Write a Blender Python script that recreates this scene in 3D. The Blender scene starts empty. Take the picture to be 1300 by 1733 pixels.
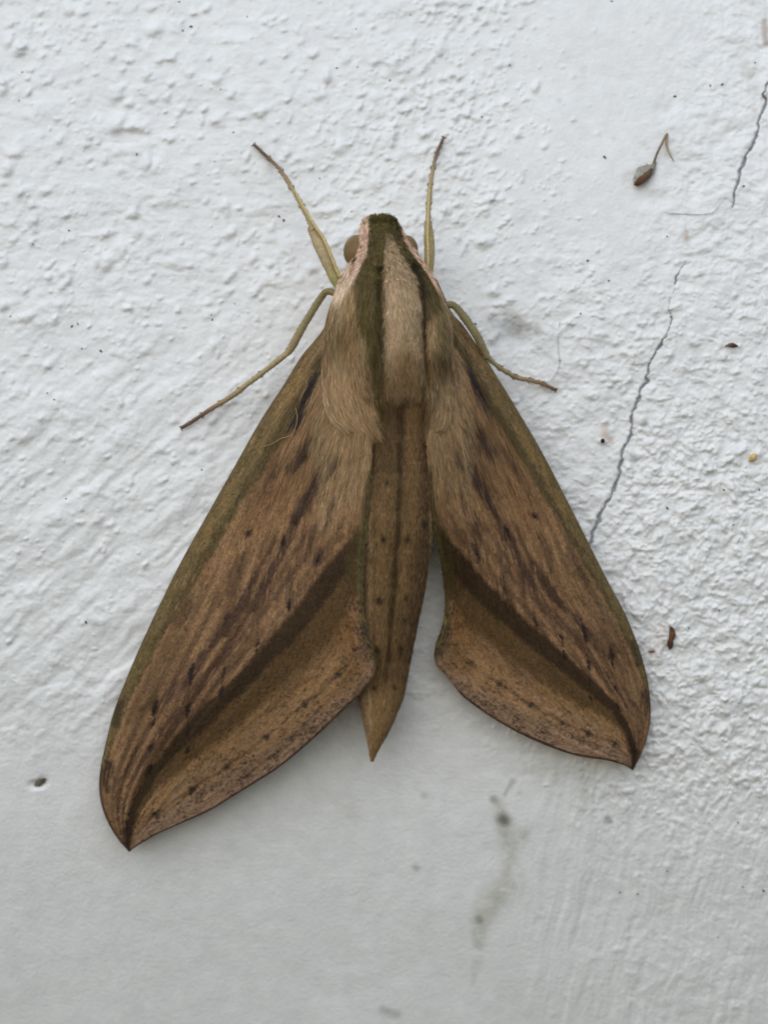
import bpy, math
import numpy as np
from mathutils import Vector

S = bpy.context.scene
COL = S.collection
R = math.radians
rng = np.random.default_rng(11)

# ------------------------------------------------------------------ camera, world, sun, exposure
MM = 0.001
PX = 0.045 * MM            # one photo pixel on the wall plane, metres
DIST = 0.180               # camera to wall plane
CX, CY = 650.0, 866.5

cam_d = bpy.data.cameras.new('camera')
cam = bpy.data.objects.new('camera', cam_d); COL.objects.link(cam)
cam.location = (0, -DIST, 0); cam.rotation_euler = (R(90), 0, 0)
cam_d.sensor_fit = 'VERTICAL'; cam_d.sensor_height = 24.0
cam_d.lens = 24.0 * DIST / (1733 * PX)
cam_d.clip_start = 0.005; cam_d.clip_end = 10
cam_d.dof.use_dof = True; cam_d.dof.focus_distance = DIST - 6.0 * MM
cam_d.dof.aperture_fstop = cam_d.lens / 2.4
S.camera = cam

SUN_EL, SUN_AZ = 40.0, -18.0       # azimuth seen from the wall: 0 = straight out of the wall, negative = left
wd = bpy.data.worlds.new('World'); S.world = wd; wd.use_nodes = True
nt = wd.node_tree; nt.nodes.clear()
sky = nt.nodes.new('ShaderNodeTexSky'); sky.sky_type = 'NISHITA'; sky.sun_disc = False
sky.sun_elevation = R(SUN_EL); sky.sun_rotation = R(180 - SUN_AZ)
sky.air_density = 1.3; sky.dust_density = 0.6; sky.ozone_density = 2.0
hs = nt.nodes.new('ShaderNodeHueSaturation'); hs.inputs['Saturation'].default_value = 0.85
bg = nt.nodes.new('ShaderNodeBackground'); bg.inputs['Strength'].default_value = 0.14
wo = nt.nodes.new('ShaderNodeOutputWorld')
nt.links.new(sky.outputs[0], hs.inputs['Color']); nt.links.new(hs.outputs[0], bg.inputs['Color'])
nt.links.new(bg.outputs[0], wo.inputs['Surface'])

sd = bpy.data.lights.new('sun', 'SUN'); sd.energy = 1.3; sd.angle = R(80); sd.color = (1.0, 0.97, 0.90)
sun = bpy.data.objects.new('sun', sd); COL.objects.link(sun)
dv = Vector((math.sin(R(SUN_AZ)) * math.cos(R(SUN_EL)), -math.cos(R(SUN_AZ)) * math.cos(R(SUN_EL)), math.sin(R(SUN_EL))))
sun.rotation_euler = dv.to_track_quat('Z', 'Y').to_euler(); sun.location = (0, -0.3, 0.4)

S.view_settings.view_transform = 'Standard'; S.view_settings.look = 'None'
S.view_settings.gamma = 1.0; S.view_settings.use_curve_mapping = False
S.view_settings.exposure = 0.05

# ------------------------------------------------------------------ helpers
def W(px, py, h):
    """photo pixel + height above the wall plane (mm) -> world metres, seen from the camera"""
    px = np.asarray(px, float); py = np.asarray(py, float); h = np.asarray(h, float) * MM
    k = PX * (DIST - h) / DIST
    return np.stack([(px - CX) * k, -h + 0 * k, (CY - py) * k], -1)

def lin(c):
    c = np.asarray(c, float) / 255.0
    return np.where(c <= 0.04045, c / 12.92, ((c + 0.055) / 1.055) ** 2.4)

GAIN = 1.38
def alb(r, g, b): return lin((r, g, b)) * GAIN

def sst(a, b, x):
    t = np.clip((x - a) / (b - a), 0, 1); return t * t * (3 - 2 * t)

_tab = np.random.default_rng(5).random((256, 256))
def vnoise(x, y, seed=0):
    x = np.asarray(x, float) + seed * 17.37; y = np.asarray(y, float) + seed * 9.71
    xi = np.floor(x).astype(int); yi = np.floor(y).astype(int)
    fx = x - xi; fy = y - yi
    fx = fx * fx * fx * (fx * (fx * 6 - 15) + 10); fy = fy * fy * fy * (fy * (fy * 6 - 15) + 10)
    a = _tab[xi & 255, yi & 255]; b = _tab[(xi + 1) & 255, yi & 255]
    c = _tab[xi & 255, (yi + 1) & 255]; d = _tab[(xi + 1) & 255, (yi + 1) & 255]
    return (a * (1 - fx) + b * fx) * (1 - fy) + (c * (1 - fx) + d * fx) * fy

def fbm(x, y, oct=4, seed=0, gain=0.5):
    s = 0; a = 1; n = 0
    for i in range(oct):
        s = s + a * (vnoise(x, y, seed + i * 3) - 0.5); n += a; a *= gain
        x, y = (x * 1.62 + y * 1.18), (y * 1.62 - x * 1.18)
    return s / n * 2

def poly_d(x, y, pts, ws=None):
    """distance to polyline, and width interpolated at the nearest point"""
    pts = np.asarray(pts, float)
    if ws is None: ws = np.ones(len(pts))
    ws = np.asarray(ws, float) * np.ones(len(pts))
    best = np.full(np.shape(x), 1e9); bw = np.ones(np.shape(x))
    for i in range(len(pts) - 1):
        ax, ay = pts[i]; bx, by = pts[i + 1]
        dx, dy = bx - ax, by - ay; L = dx * dx + dy * dy + 1e-9
        t = np.clip(((x - ax) * dx + (y - ay) * dy) / L, 0, 1)
        d = np.hypot(x - ax - t * dx, y - ay - t * dy)
        w = ws[i] + (ws[i + 1] - ws[i]) * t
        m = d < best
        best = np.where(m, d, best); bw = np.where(m, w, bw)
    return best, bw

def stroke(x, y, pts, ws, soft=0.5):
    """mask 0..1, half width ws, soft edge"""
    d, w = poly_d(x, y, pts, ws)
    return 1 - sst(1 - soft, 1 + soft, d / w)

def smooth_line(pts, n, dim=2):
    """Catmull-Rom through points, resampled to n by arc length"""
    P = np.asarray(pts, float)
    P = np.vstack([2 * P[0] - P[1], P, 2 * P[-1] - P[-2]])
    out = []
    for i in range(1, len(P) - 2):
        t = np.linspace(0, 1, 24, endpoint=False)[:, None]
        a, b, c, d = P[i - 1], P[i], P[i + 1], P[i + 2]
        out.append(0.5 * (2 * b + (c - a) * t + (2 * a - 5 * b + 4 * c - d) * t ** 2 + (3 * b - a - 3 * c + d) * t ** 3))
    out.append(P[-2][None]); Q = np.vstack(out)
    L = np.concatenate([[0], np.cumsum(np.linalg.norm(np.diff(Q[:, :2], axis=0), axis=1))])
    s = np.linspace(0, L[-1], n)
    return np.stack([np.interp(s, L, Q[:, k]) for k in range(Q.shape[1])], -1)

def rbf_fit(src, dst):
    src = np.asarray(src, float); dst = np.asarray(dst, float)
    if dst.ndim == 1: dst = dst[:, None]
    n = len(src); sc = 300.0
    def phi(r): return np.where(r > 1e-9, r * r * np.log(np.maximum(r, 1e-9)), 0)
    K = phi(np.linalg.norm(src[:, None] - src[None], axis=-1) / sc) + 0.02 * np.eye(n)
    Pm = np.hstack([np.ones((n, 1)), src / sc])
    A = np.zeros((n + 3, n + 3)); A[:n, :n] = K; A[:n, n:] = Pm; A[n:, :n] = Pm.T
    sol = np.linalg.solve(A, np.vstack([dst, np.zeros((3, dst.shape[1]))]))
    def f(x, y):
        sh = np.shape(x); x = np.ravel(x) / sc; y = np.ravel(y) / sc
        out = sol[n] + x[:, None] * sol[n + 1] + y[:, None] * sol[n + 2]
        for i in range(n):
            r = np.hypot(x - src[i, 0] / sc, y - src[i, 1] / sc)
            out = out + phi(r)[:, None] * sol[i]
        return out.reshape(sh + (dst.shape[1],))
    return f

def make_mesh(name, verts, quads=None, tris=None, colors=None, smooth=True):
    me = bpy.data.meshes.new(name)
    verts = np.asarray(verts, np.float32).reshape(-1, 3)
    nq = 0 if quads is None else len(quads); ntr = 0 if tris is None else len(tris)
    idx = []
    if nq: idx.append(np.asarray(quads, np.int32).ravel())
    if ntr: idx.append(np.asarray(tris, np.int32).ravel())
    idx = np.concatenate(idx)
    tot = np.concatenate([np.full(nq, 4, np.int32), np.full(ntr, 3, np.int32)])
    start = np.concatenate([[0], np.cumsum(tot)[:-1]]).astype(np.int32)
    me.vertices.add(len(verts)); me.vertices.foreach_set('co', verts.ravel())
    me.loops.add(len(idx)); me.loops.foreach_set('vertex_index', idx)
    me.polygons.add(nq + ntr); me.polygons.foreach_set('loop_start', start)
    try: me.polygons.foreach_set('loop_total', tot)
    except Exception: pass
    if smooth: me.polygons.foreach_set('use_smooth', np.ones(nq + ntr, bool))
    if colors is not None:
        c = np.ones((len(verts), 4), np.float32); c[:, :3] = np.clip(colors, 0, 1)
        at = me.color_attributes.new('Col', 'FLOAT_COLOR', 'POINT')
        at.data.foreach_set('color', c.ravel())
    me.update(calc_edges=True); me.validate()
    return me

def obj(name, me, mat, parent=None):
    o = bpy.data.objects.new(name, me); COL.objects.link(o)
    if mat is not None and not me.materials: me.materials.append(mat)
    if parent is not None: o.parent = parent
    return o

def tag(o, label=None, cat=None, group=None, kind=None):
    for k, v in (('label', label), ('category', cat), ('group', group), ('kind', kind)):
        if v: o[k] = v
    return o

def grid_quads(n, m, off=0, wrap=False):
    i = np.arange(n - 1)[:, None]; j = np.arange(m if wrap else m - 1)[None]
    j2 = (j + 1) % m
    a = i * m + j; b = i * m + j2; c = (i + 1) * m + j2; d = (i + 1) * m + j
    return np.stack([a, b, c, d], -1).reshape(-1, 4) + off

def grid_normals(P):
    du = np.gradient(P, axis=0); dvv = np.gradient(P, axis=1)
    N = np.cross(du, dvv); N /= (np.linalg.norm(N, axis=-1, keepdims=True) + 1e-12)
    N = np.where(N[..., 1:2] > 0, -N, N) if False else N
    return N

def bil(G, a, b):
    """bilinear lookup of grid G[n,m,...] at float indices"""
    n, m = G.shape[:2]
    a = np.clip(a, 0, n - 1.001); b = np.clip(b, 0, m - 1.001)
    i = a.astype(int); j = b.astype(int); fa = a - i; fb = b - j
    if G.ndim == 3: fa = fa[..., None]; fb = fb[..., None]
    return (G[i, j] * (1 - fa) + G[i + 1, j] * fa) * (1 - fb) + (G[i, j + 1] * (1 - fa) + G[i + 1, j + 1] * fa) * fb

# ------------------------------------------------------------------ materials
def mat_base(name, rough=0.8, spec=0.2, sheen=0.0, attr=True, color=(.5, .5, .5)):
    m = bpy.data.materials.new(name); m.use_nodes = True
    t = m.node_tree; b = t.nodes['Principled BSDF']
    b.inputs['Roughness'].default_value = rough
    b.inputs['Specular IOR Level'].default_value = spec
    b.inputs['Sheen Weight'].default_value = sheen
    if attr:
        a = t.nodes.new('ShaderNodeAttribute'); a.attribute_name = 'Col'
        t.links.new(a.outputs['Color'], b.inputs['Base Color'])
        return m, t, b, a.outputs['Color']
    b.inputs['Base Color'].default_value = (*color, 1)
    return m, t, b, None

def add_noise_mul(t, b, src, scale, lo, hi, detail=3.0):
    tc = t.nodes.new('ShaderNodeTexCoord')
    n = t.nodes.new('ShaderNodeTexNoise'); n.inputs['Scale'].default_value = scale; n.inputs['Detail'].default_value = detail
    t.links.new(tc.outputs['Object'], n.inputs['Vector'])
    mr = t.nodes.new('ShaderNodeMapRange'); mr.inputs['From Min'].default_value = 0.3; mr.inputs['From Max'].default_value = 0.7
    mr.inputs['To Min'].default_value = lo; mr.inputs['To Max'].default_value = hi
    t.links.new(n.outputs['Fac'], mr.inputs['Value'])
    mx = t.nodes.new('ShaderNodeMix'); mx.data_type = 'RGBA'; mx.blend_type = 'MULTIPLY'; mx.inputs['Factor'].default_value = 1
    if src is None: mx.inputs['A'].default_value = b.inputs['Base Color'].default_value
    else: t.links.new(src, mx.inputs['A'])
    t.links.new(mr.outputs[0], mx.inputs['B']); t.links.new(mx.outputs['Result'], b.inputs['Base Color'])
    return n

def add_bump(t, b, noise_scale, dist, strength=1.0, detail=4.0):
    tc = t.nodes.new('ShaderNodeTexCoord')
    n = t.nodes.new('ShaderNodeTexNoise'); n.inputs['Scale'].default_value = noise_scale; n.inputs['Detail'].default_value = detail
    t.links.new(tc.outputs['Object'], n.inputs['Vector'])
    bp = t.nodes.new('ShaderNodeBump'); bp.inputs['Distance'].default_value = dist; bp.inputs['Strength'].default_value = strength
    t.links.new(n.outputs['Fac'], bp.inputs['Height']); t.links.new(bp.outputs[0], b.inputs['Normal'])

M = {}
m, t, b, s = mat_base('plaster_paint', 0.62, 0.35); add_noise_mul(t, b, s, 900, 0.96, 1.03); add_bump(t, b, 3200, 0.00009, 0.6); M['wall'] = m
m, t, b, s = mat_base('wing_scales', 0.75, 0.22, 0.05); add_noise_mul(t, b, s, 6000, 0.78, 1.2, 2.0); add_bump(t, b, 9000, 0.00003, 0.6, 2.0); M['wing'] = m
m, t, b, s = mat_base('body_scales', 0.85, 0.1, 0.05); add_noise_mul(t, b, s, 5000, 0.75, 1.2, 2.0); M['body'] = m
m, t, b, s = mat_base('fur_strands', 0.7, 0.2, 0.0); M['fur'] = m
m, t, b, s = mat_base('leg_scales', 0.6, 0.3); add_noise_mul(t, b, s, 5000, 0.8, 1.18, 2.0); add_bump(t, b, 7000, 0.00003, 0.6, 2.0); M['leg'] = m
m, t, b, s = mat_base('compound_eye', 0.38, 0.22, attr=False, color=tuple(alb(104, 82, 50))); add_noise_mul(t, b, None, 1500, 0.8, 1.12); M['eye'] = m
m, t, b, s = mat_base('debris_grain', 0.8, 0.2); add_noise_mul(t, b, s, 4000, 0.75, 1.2); add_bump(t, b, 5000, 0.00005, 0.7); M['debris'] = m
m, t, b, s = mat_base('soot_speck', 0.8, 0.2, attr=False, color=(.11, .11, .12)); add_noise_mul(t, b, None, 8000, 0.6, 1.3); M['speck'] = m
m, t, b, s = mat_base('fine_fibre', 0.6, 0.2, attr=False, color=(.45, .46, .48)); add_noise_mul(t, b, None, 8000, 0.8, 1.2); M['fibre'] = m

# ------------------------------------------------------------------ the wall
def axis(lo, hi, a, b_, fine, coarse):
    return np.concatenate([np.arange(lo, a, coarse), np.arange(a, b_, fine), np.arange(b_, hi, coarse)])

gx = axis(-1500, 2800, -30, 1330, 1.75, 12.0)
gy = axis(-1500, 3200, -30, 1765, 1.75, 12.0)
GX, GY = np.meshgrid(gx, gy)

CRACKS = [
    ([(1310, 128), (1300, 145), (1293, 172), (1288, 198), (1279, 228), (1264, 265), (1255, 291), (1244, 327), (1238, 351)],
     [1.6, 2.2, 2.4, 1.7, 2.2, 3.0, 3.2, 1.8, 0.9]),
    ([(1158, 443), (1145, 476), (1133, 499), (1130, 520), (1136, 542), (1125, 562), (1108, 595), (1098, 618), (1097, 645), (1085, 665), (1075, 688),
      (1070, 718), (1068, 737), (1055, 761), (1049, 797), (1039, 830), (1019, 866), (1002, 903), (996, 925), (985, 950)],
     [0.5, 0.8, 0.8, 0.5, 1.0, 1.2, 1.5, 1.7, 1.9, 1.9, 2.2, 2.5, 2.5, 2.7, 2.8, 2.9, 2.9, 2.9, 2.6, 2.0]),
]

def wall_macro(x, y):
    """smooth shape of the wall in pixels toward the camera: it rounds away below"""
    d = np.clip(y, -500, 2200) - 760.0
    r = -np.where(d > 0, 2.3e-4, 1.7e-4) * d * d  # upper lean added and bulge shaped for a bright top, darker bottom
    r = r - 2e-5 * (np.clip(x, -600, 1900) - 650) ** 2
    r = r + 10 * (fbm(x / 520, y / 520, 2, 41))
    return r

def build_wall():
    x, y = GX, GY
    wx = x + 9 * fbm(x / 60, y / 60, 3, 70); wy = y + 9 * fbm(x / 60, y / 60, 3, 77)
    # zones: crusty right side, soft left side, smooth bottom
    warp = 120 * fbm(x / 300, y / 300, 2, 3)
    right = sst(760, 960, x + warp * 0.8) * sst(330, 480, y + warp) * (1 - sst(1180, 1480, y + 0.15 * (x - 1000) * -1 + warp))
    farR = sst(930, 1120, x + warp * 0.5) * sst(620, 800, y) * (1 - 0.75 * sst(1250, 1520, y))
    topR = sst(1000, 1180, x + warp) * (1 - sst(420, 520, y))
    smoothR = sst(800, 960, x + warp * 0.8) * (1 - sst(1020, 1140, x + warp * .5)) * (1 - sst(300, 440, y + warp * .5))
    bottom = sst(1150, 1350, y + warp * 0.5) * (1 - 0.5 * sst(1000, 1150, x))
    left = (1 - sst(700, 900, x)) * (1 - bottom)
    h = np.zeros_like(x)
    # broad trowel undulation
    h += (3.6 - 1.6 * bottom) * fbm(wx / 120, wy / 95, 3, 1)
    # diagonal soft ridges on the left
    a = R(-38); xr = wx * math.cos(a) - wy * math.sin(a); yr = wx * math.sin(a) + wy * math.cos(a)
    dl = (1 - sst(420, 620, x)) * sst(480, 700, y) * (1 - sst(1150, 1320, y))
    rid = 1 - np.abs(fbm((wx * 0.78 - wy * -0.62) / 120, (wy * 0.78 - wx * 0.62 * -1) / 40, 2, 9)) * 2
    n1 = fbm((wx * 0.75 - wy * 0.66) / 140, (wx * 0.66 + wy * 0.75) / 34, 3, 12)
    h += 5.6 * dl * n1
    # horizontal brushing at the upper left
    ul = (1 - sst(380, 600, x)) * (1 - sst(480, 640, y))
    h += 1.5 * ul * fbm(wx / 95, wy / 18, 3, 16)
    # fine orange-peel everywhere
    h += (0.85 - 0.65 * bottom - 0.4 * smoothR) * fbm(x / 13, y / 11, 3, 21)
    h += 2.0 * left * np.maximum(fbm(x / 26, y / 24, 3, 23) - 0.05, 0) * 2
    h += 4.0 * left * (1 - sst(560, 760, y)) * np.maximum(fbm(wx / 42, wy / 36, 3, 25) - 0.05, 0)
    # crust on the right
    h += right * (4.2 * fbm(wx / 30, wy / 26, 4, 30) + 6.0 * np.maximum(fbm(wx / 14, wy / 12, 3, 33) - 0.1, 0) ** 1.0 - 3.0 * np.maximum(fbm(wx / 20, wy / 16, 3, 34) - 0.15, 0))
    h += topR * (4.2 * fbm(wx / 32, wy / 24, 4, 36) + 2.0 * fbm(wx / 12, wy / 10, 2, 39))
    h += farR * (3.0 * np.abs(fbm(wx / 20, wy / 26, 3, 43)) * 2 + 5.5 * np.maximum(fbm(wx / 10, wy / 13, 3, 45), 0))
    # vertical brush streaks below right
    vs = sst(820, 980, x) * sst(1180, 1330, y)
    h += 2.3 * vs * fbm((wx + 0.2 * wy) / 15, wy / 110, 3, 50)
    h += 1.3 * bottom * fbm(wx / 40, wy / 130, 2, 53)
    # scattered paint nodules
    def nod(n, x0, x1, y0, y1, r0, r1, k, ok=None):
        for _ in range(n):
            cx_ = rng.uniform(x0, x1) + rng.normal(0, 45); cy_ = rng.uniform(y0, y1) + rng.normal(0, 45)
            if vnoise(cx_ / 70, cy_ / 70, 6) < 0.75 * rng.random(): continue
            r = r0 + (r1 - r0) * rng.random() ** 2.2
            put(cx_, cy_, r, k * r * rng.uniform(0.5, 1.15), rng.uniform(0.8, 1.35))
    def put(cx_, cy_, r, amp, el=1.0):
        i0, i1 = np.searchsorted(gy, [cy_ - 3.2 * r, cy_ + 3.2 * r]); j0, j1 = np.searchsorted(gx, [cx_ - 3.2 * r * el, cx_ + 3.2 * r * el])
        if i1 <= i0 or j1 <= j0: return
        X = x[i0:i1, j0:j1] - cx_; Y = y[i0:i1, j0:j1] - cy_
        th = (cx_ * 7.3 + cy_ * 3.1) % 3.14
        ang = np.arctan2(Y, X)
        rr = np.hypot(X / el, Y) / (r * (1 + 0.18 * np.cos(2 * ang + th) + 0.1 * np.cos(3 * ang + 2 * th)))
        h[i0:i1, j0:j1] += amp * np.exp(-(rr ** 2.6))
    put(780 - 0, 250, 10, 3.2); put(575, 250, 11, 6.0, 1.1); put(636, 310, 14, 3.5); put(624, 275, 7, 2.4)
    nod(1000, -30, 900, -30, 1080, 2.4, 7.0, 0.72)
    nod(300, -30, 880, -30, 560, 4.5, 11, 0.66)
    nod(650, 620, 880, -30, 360, 2.4, 6.5, 0.6)
    nod(600, 560, 900, 120, 420, 2.0, 4.5, 0.6)
    nod(900, 940, 1330, 520, 1330, 2.2, 5.5, 0.7)
    nod(260, 820, 1330, -30, 460, 1.8, 4.5, 0.35)
    nod(900, -30, 900, -30, 1100, 1.6, 3.0, 0.6)
    nod(300, 700, 980, 300, 560, 1.8, 4.2, 0.6)
    nod(200, 980, 1330, 1200, 1765, 2.5, 6.0, 0.30)
    nod(420, 860, 1100, 430, 900, 2.4, 6.0, 0.45)
    nod(60, -30, 200, 20, 140, 4, 10, 0.55)
    for c in ((226, 70, 9), (258, 50, 13), (248, 124, 9), (270, 102, 7), (292, 98, 7), (84, 136, 7), (14, 72, 9), (30, 85, 11), (198, 210, 15), (240, 214, 9),
              (57, 368, 8), (307, 184, 8), (282, 165, 7), (320, 125, 7), (393, 392, 8), (408, 238 - 40, 7), (390, 160, 8), (100, 236, 7), (162, 445, 7), (82, 468, 7)):
        put(c[0], c[1], c[2], 0.62 * c[2])
    # shallow chipped hollows
    for (px, py, r, d, el) in ((868, 556, 22, 7, 1.3), (895, 572, 16, 5, 1.4), (1085, 300, 20, 4, 1.2), (1100, 335, 14, 4, 2.0), (66, 1326, 8, 7, 1.9), (1130, 180, 16, 4, 1.6), (960, 660, 20, 5, 1.6)):
        put(px, py, r, -d, el)
    # flatten the rougher relief right where the legs stand is not needed; carve the cracks
    jx = x + 3.0 * fbm(x / 9, y / 9, 2, 90) + 6 * fbm(x / 30, y / 24, 2, 91); jy = y + 3.0 * fbm(x / 9, y / 9, 2, 93)
    cr = np.zeros_like(x)
    for pts, ws in CRACKS:
        d, w = poly_d(jx, jy, pts, np.array(ws) * 1.0)
        w = w * (1 + 0.5 * fbm(x / 16, y / 16, 2, 95))
        c = (1 - sst(0.45, 1.25, d / np.maximum(w, 0.3))) * np.clip(w / 1.1, 0, 1)
        cr = np.maximum(cr, c)
    h -= cr * 7.0
    hp = wall_macro(x, y) + h
    # colours: white paint; darker blue-grey in the cracks; stains with shapes of their own
    col = np.ones(x.shape + (3,)) * np.array([0.80, 0.795, 0.785])
    col *= (1 + 0.018 * fbm(x / 150, y / 150, 3, 60))[..., None]
    col *= (1 + 0.03 * fbm(x / 17, y / 17, 3, 66))[..., None]
    def stain(mask, c, a):
        nonlocal col
        mk = np.clip(mask, 0, 1)[..., None] * a
        col = col * (1 - mk) + np.array(c) * mk
    stain(cr, (0.20, 0.215, 0.235), 0.85)
    nz = 0.5 + 1.0 * fbm(wx / 22, wy / 22, 3, 101)
    stain(stroke(wx, wy, [(850, 545), (880, 560), (905, 575)], [22, 26, 14], 0.8) * np.clip(nz + .2, 0, 1), (0.30, 0.29, 0.26), 0.75)
    stain(stroke(wx, wy, [(856, 1440), (862, 1490), (835, 1525), (812, 1560), (805, 1620), (796, 1660)], [10, 20, 24, 13, 9, 4], 0.9) * np.clip(nz + .25, 0, 1), (0.46, 0.45, 0.36), 0.6)
    stain(stroke(wx, wy, [(838, 1360), (850, 1390), (870, 1420), (895, 1400)], [8, 14, 22, 10], 0.9) * np.clip(nz + .2, 0, 1), (0.42, 0.41, 0.33), 0.65)
    stain(stroke(wx, wy, [(864, 1326), (852, 1350)], [5, 3], 0.9), (0.35, 0.34, 0.30), 0.5)
    stain(stroke(x, y, [(851, 1386), (854, 1389)], [9, 9], 0.95), (0.14, 0.12, 0.10), 0.85)
    stain(stroke(x, y, [(811, 1555), (812, 1558)], [6, 6], 0.9), (0.3, 0.29, 0.25), 0.75)
    stain(stroke(x, y, [(835, 1352), (836, 1353)], [6, 6], 0.9), (0.3, 0.29, 0.27), 0.7)
    stain(stroke(wx, wy, [(985, 1300), (990, 1335), (982, 1358)], [5, 7, 12], 0.9) * np.clip(nz + .3, 0, 1), (0.46, 0.47, 0.38), 0.6)
    stain(stroke(wx, wy, [(890, 1310), (940, 1320), (1000, 1320)], [14, 20, 14], 0.95) * np.clip(nz, 0, 1), (0.55, 0.54, 0.46), 0.4)
    stain(stroke(x, y, [(1028, 1386), (1034, 1390)], [6, 4], 0.8), (0.3, 0.3, 0.27), 0.7)
    stain(stroke(x, y, [(648, 1709), (672, 1717)], [7, 7], 0.9), (0.42, 0.42, 0.4), 0.6)
    stain(stroke(wx, wy, [(552, 1350), (600, 1385)], [24, 14], 0.95) * np.clip(nz, 0, 1), (0.62, 0.60, 0.50), 0.35)
    stain(stroke(x, y, [(703, 1468), (706, 1470)], [5, 5], 0.9), (0.4, 0.4, 0.38), 0.6)
    stain(stroke(x, y, [(717, 1346), (719, 1346)], [5, 5], 0.9), (0.45, 0.45, 0.4), 0.5)
    stain(stroke(wx, wy, [(1024, 720), (1022, 738), (1035, 752)], [4, 6, 4], 0.9), (0.5, 0.36, 0.26), 0.55)
    stain(stroke(x, y, [(1090, 718), (1094, 716)], [5, 4], 0.8), (0.33, 0.33, 0.31), 0.75)
    stain(stroke(x, y, [(1072, 778), (1075, 772)], [7, 5], 0.9), (0.42, 0.43, 0.42), 0.7)
    stain(stroke(wx, wy, [(1118, 1070), (1110, 1110)], [14, 10], 0.95), (0.60, 0.52, 0.47), 0.35)
    stain(stroke(wx, wy, [(1164, 405), (1166, 388)], [5, 3], 0.9), (0.5, 0.38, 0.28), 0.6)
    stain(stroke(wx, wy, [(1262, 100), (1272, 130), (1270, 160)], [12, 14, 9], 0.95) * np.clip(nz, 0, 1), (0.5, 0.46, 0.40), 0.5)
    stain(stroke(wx, wy, [(1296, 30), (1300, 70)], [4, 6], 0.9), (0.3, 0.2, 0.14), 0.6)
    for _ in range(90):                      # faint rusty and grey freckles in the old paint
        cx_ = rng.uniform(860, 1310); cy_ = rng.uniform(20, 1350)
        r = rng.uniform(2.0, 5.0)
        i0, i1 = np.searchsorted(gy, [cy_ - 3 * r, cy_ + 3 * r]); j0, j1 = np.searchsorted(gx, [cx_ - 3 * r, cx_ + 3 * r])
        mk = np.exp(-((x[i0:i1, j0:j1] - cx_) ** 2 * rng.uniform(.5, 1) + (y[i0:i1, j0:j1] - cy_) ** 2) / (r * r))[..., None] * rng.uniform(.15, .4)
        cc = np.array(rng.choice([0, 1]) * np.array([0.08, 0.0, -0.05]) + np.array([0.42, 0.39, 0.35]))
        col[i0:i1, j0:j1] = col[i0:i1, j0:j1] * (1 - mk) + cc * mk
    return hp, col

WALL_H, WALL_C = build_wall()              # pixels toward the camera
def wall_mm(px, py):
    j = np.interp(px, gx, np.arange(len(gx))); i = np.interp(py, gy, np.arange(len(gy)))
    return bil(WALL_H, np.atleast_1d(i), np.atleast_1d(j)) * PX / MM

V = W(GX, GY, WALL_H * PX / MM)
q = grid_quads(len(gy), len(gx))[:, ::-1]
wall = obj('wall', make_mesh('wall', V, q, colors=WALL_C.reshape(-1, 3)), M['wall'])
tag(wall, 'rough white painted plaster wall with hairline cracks and stains', None, None, 'structure')
# perspective note: the wall is laid out on its own plane, so its pixels match at height 0

# ------------------------------------------------------------------ the moth
moth = bpy.data.objects.new('hawk_moth', None); COL.objects.link(moth)
moth.empty_display_size = 0.01
tag(moth, 'brown and olive striped moth resting head up on the white plaster wall', 'moth')

# ---- wings
LEAD_L = [(598, 470), (575, 505), (545, 560), (510, 603), (484, 645), (440, 713), (395, 792), (334, 900), (302, 958), (267, 1029), (238, 1091), (212, 1152), (192, 1204), (179, 1255),
          (170, 1297), (167, 1330), (171, 1362), (183, 1394), (199, 1420), (218, 1442)]
INN_L = [(650, 540), (640, 600), (631, 660), (632, 700), (630, 740), (628, 780), (625, 830), (620, 880), (616, 923), (613, 988), (616, 1046), (625, 1081), (634, 1106), (637, 1120), (632, 1143), (620, 1161),
         (602, 1181), (567, 1216), (517, 1262), (470, 1300), (402, 1343), (354, 1372), (305, 1394), (267, 1411), (234, 1430), (218, 1442)]
LEAD_R = [(738, 470), (752, 500), (765, 529), (785, 552), (818, 600), (852, 654), (881, 702), (910, 751), (939, 805), (984, 893), (1010, 945), (1033, 990), (1059, 1039), (1081, 1094), (1096, 1146),
          (1102, 1197), (1099, 1236), (1088, 1272), (1072, 1304)]
INN_R = [(700, 520), (708, 600), (722, 670), (724, 699), (723, 741), (726, 800), (727, 835), (730, 880), (738, 915), (745, 942), (749, 971), (753, 1007), (752, 1045), (745, 1071), (736, 1098), (737, 1123), (752, 1141), (765, 1155),
         (784, 1179), (829, 1212), (881, 1242), (933, 1265), (981, 1280), (1023, 1286), (1055, 1294), (1072, 1304)]
H_L = [(575, 500, 5.6), (545, 560, 5.0), (480, 650, 4.0), (395, 795, 3.2), (318, 935, 2.6), (238, 1091, 1.6), (167, 1330, -1.2), (218, 1442, -2.2), (330, 1385, -1.2), (470, 1300, 0.5), (567, 1216, 2.9),
       (637, 1118, 5.0), (613, 988, 6.3), (618, 900, 6.9), (628, 780, 7.8), (632, 690, 8.2), (640, 560, 7.2), (520, 800, 5.9), (450, 1000, 4.2), (350, 1200, 1.9)]
H_R = [(755, 500, 5.6), (785, 552, 4.8), (835, 625, 4), (905, 742, 3.2), (975, 870, 2.6), (1048, 1018, 1.7), (1102, 1197, 0), (1072, 1304, -0.8), (960, 1272, -0.1), (880, 1242, 0.0), (784, 1179, 0.5),
       (737, 1110, 0.6), (753, 1007, 2.0), (738, 913, 4.6), (723, 780, 7.3), (724, 690, 7.8), (715, 560, 7), (790, 800, 5.8), (860, 1000, 3.2), (950, 1150, 1.2)]
hL = rbf_fit([p[:2] for p in H_L], [p[2] for p in H_L]); hR = rbf_fit([p[:2] for p in H_R], [p[2] for p in H_R])

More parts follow.
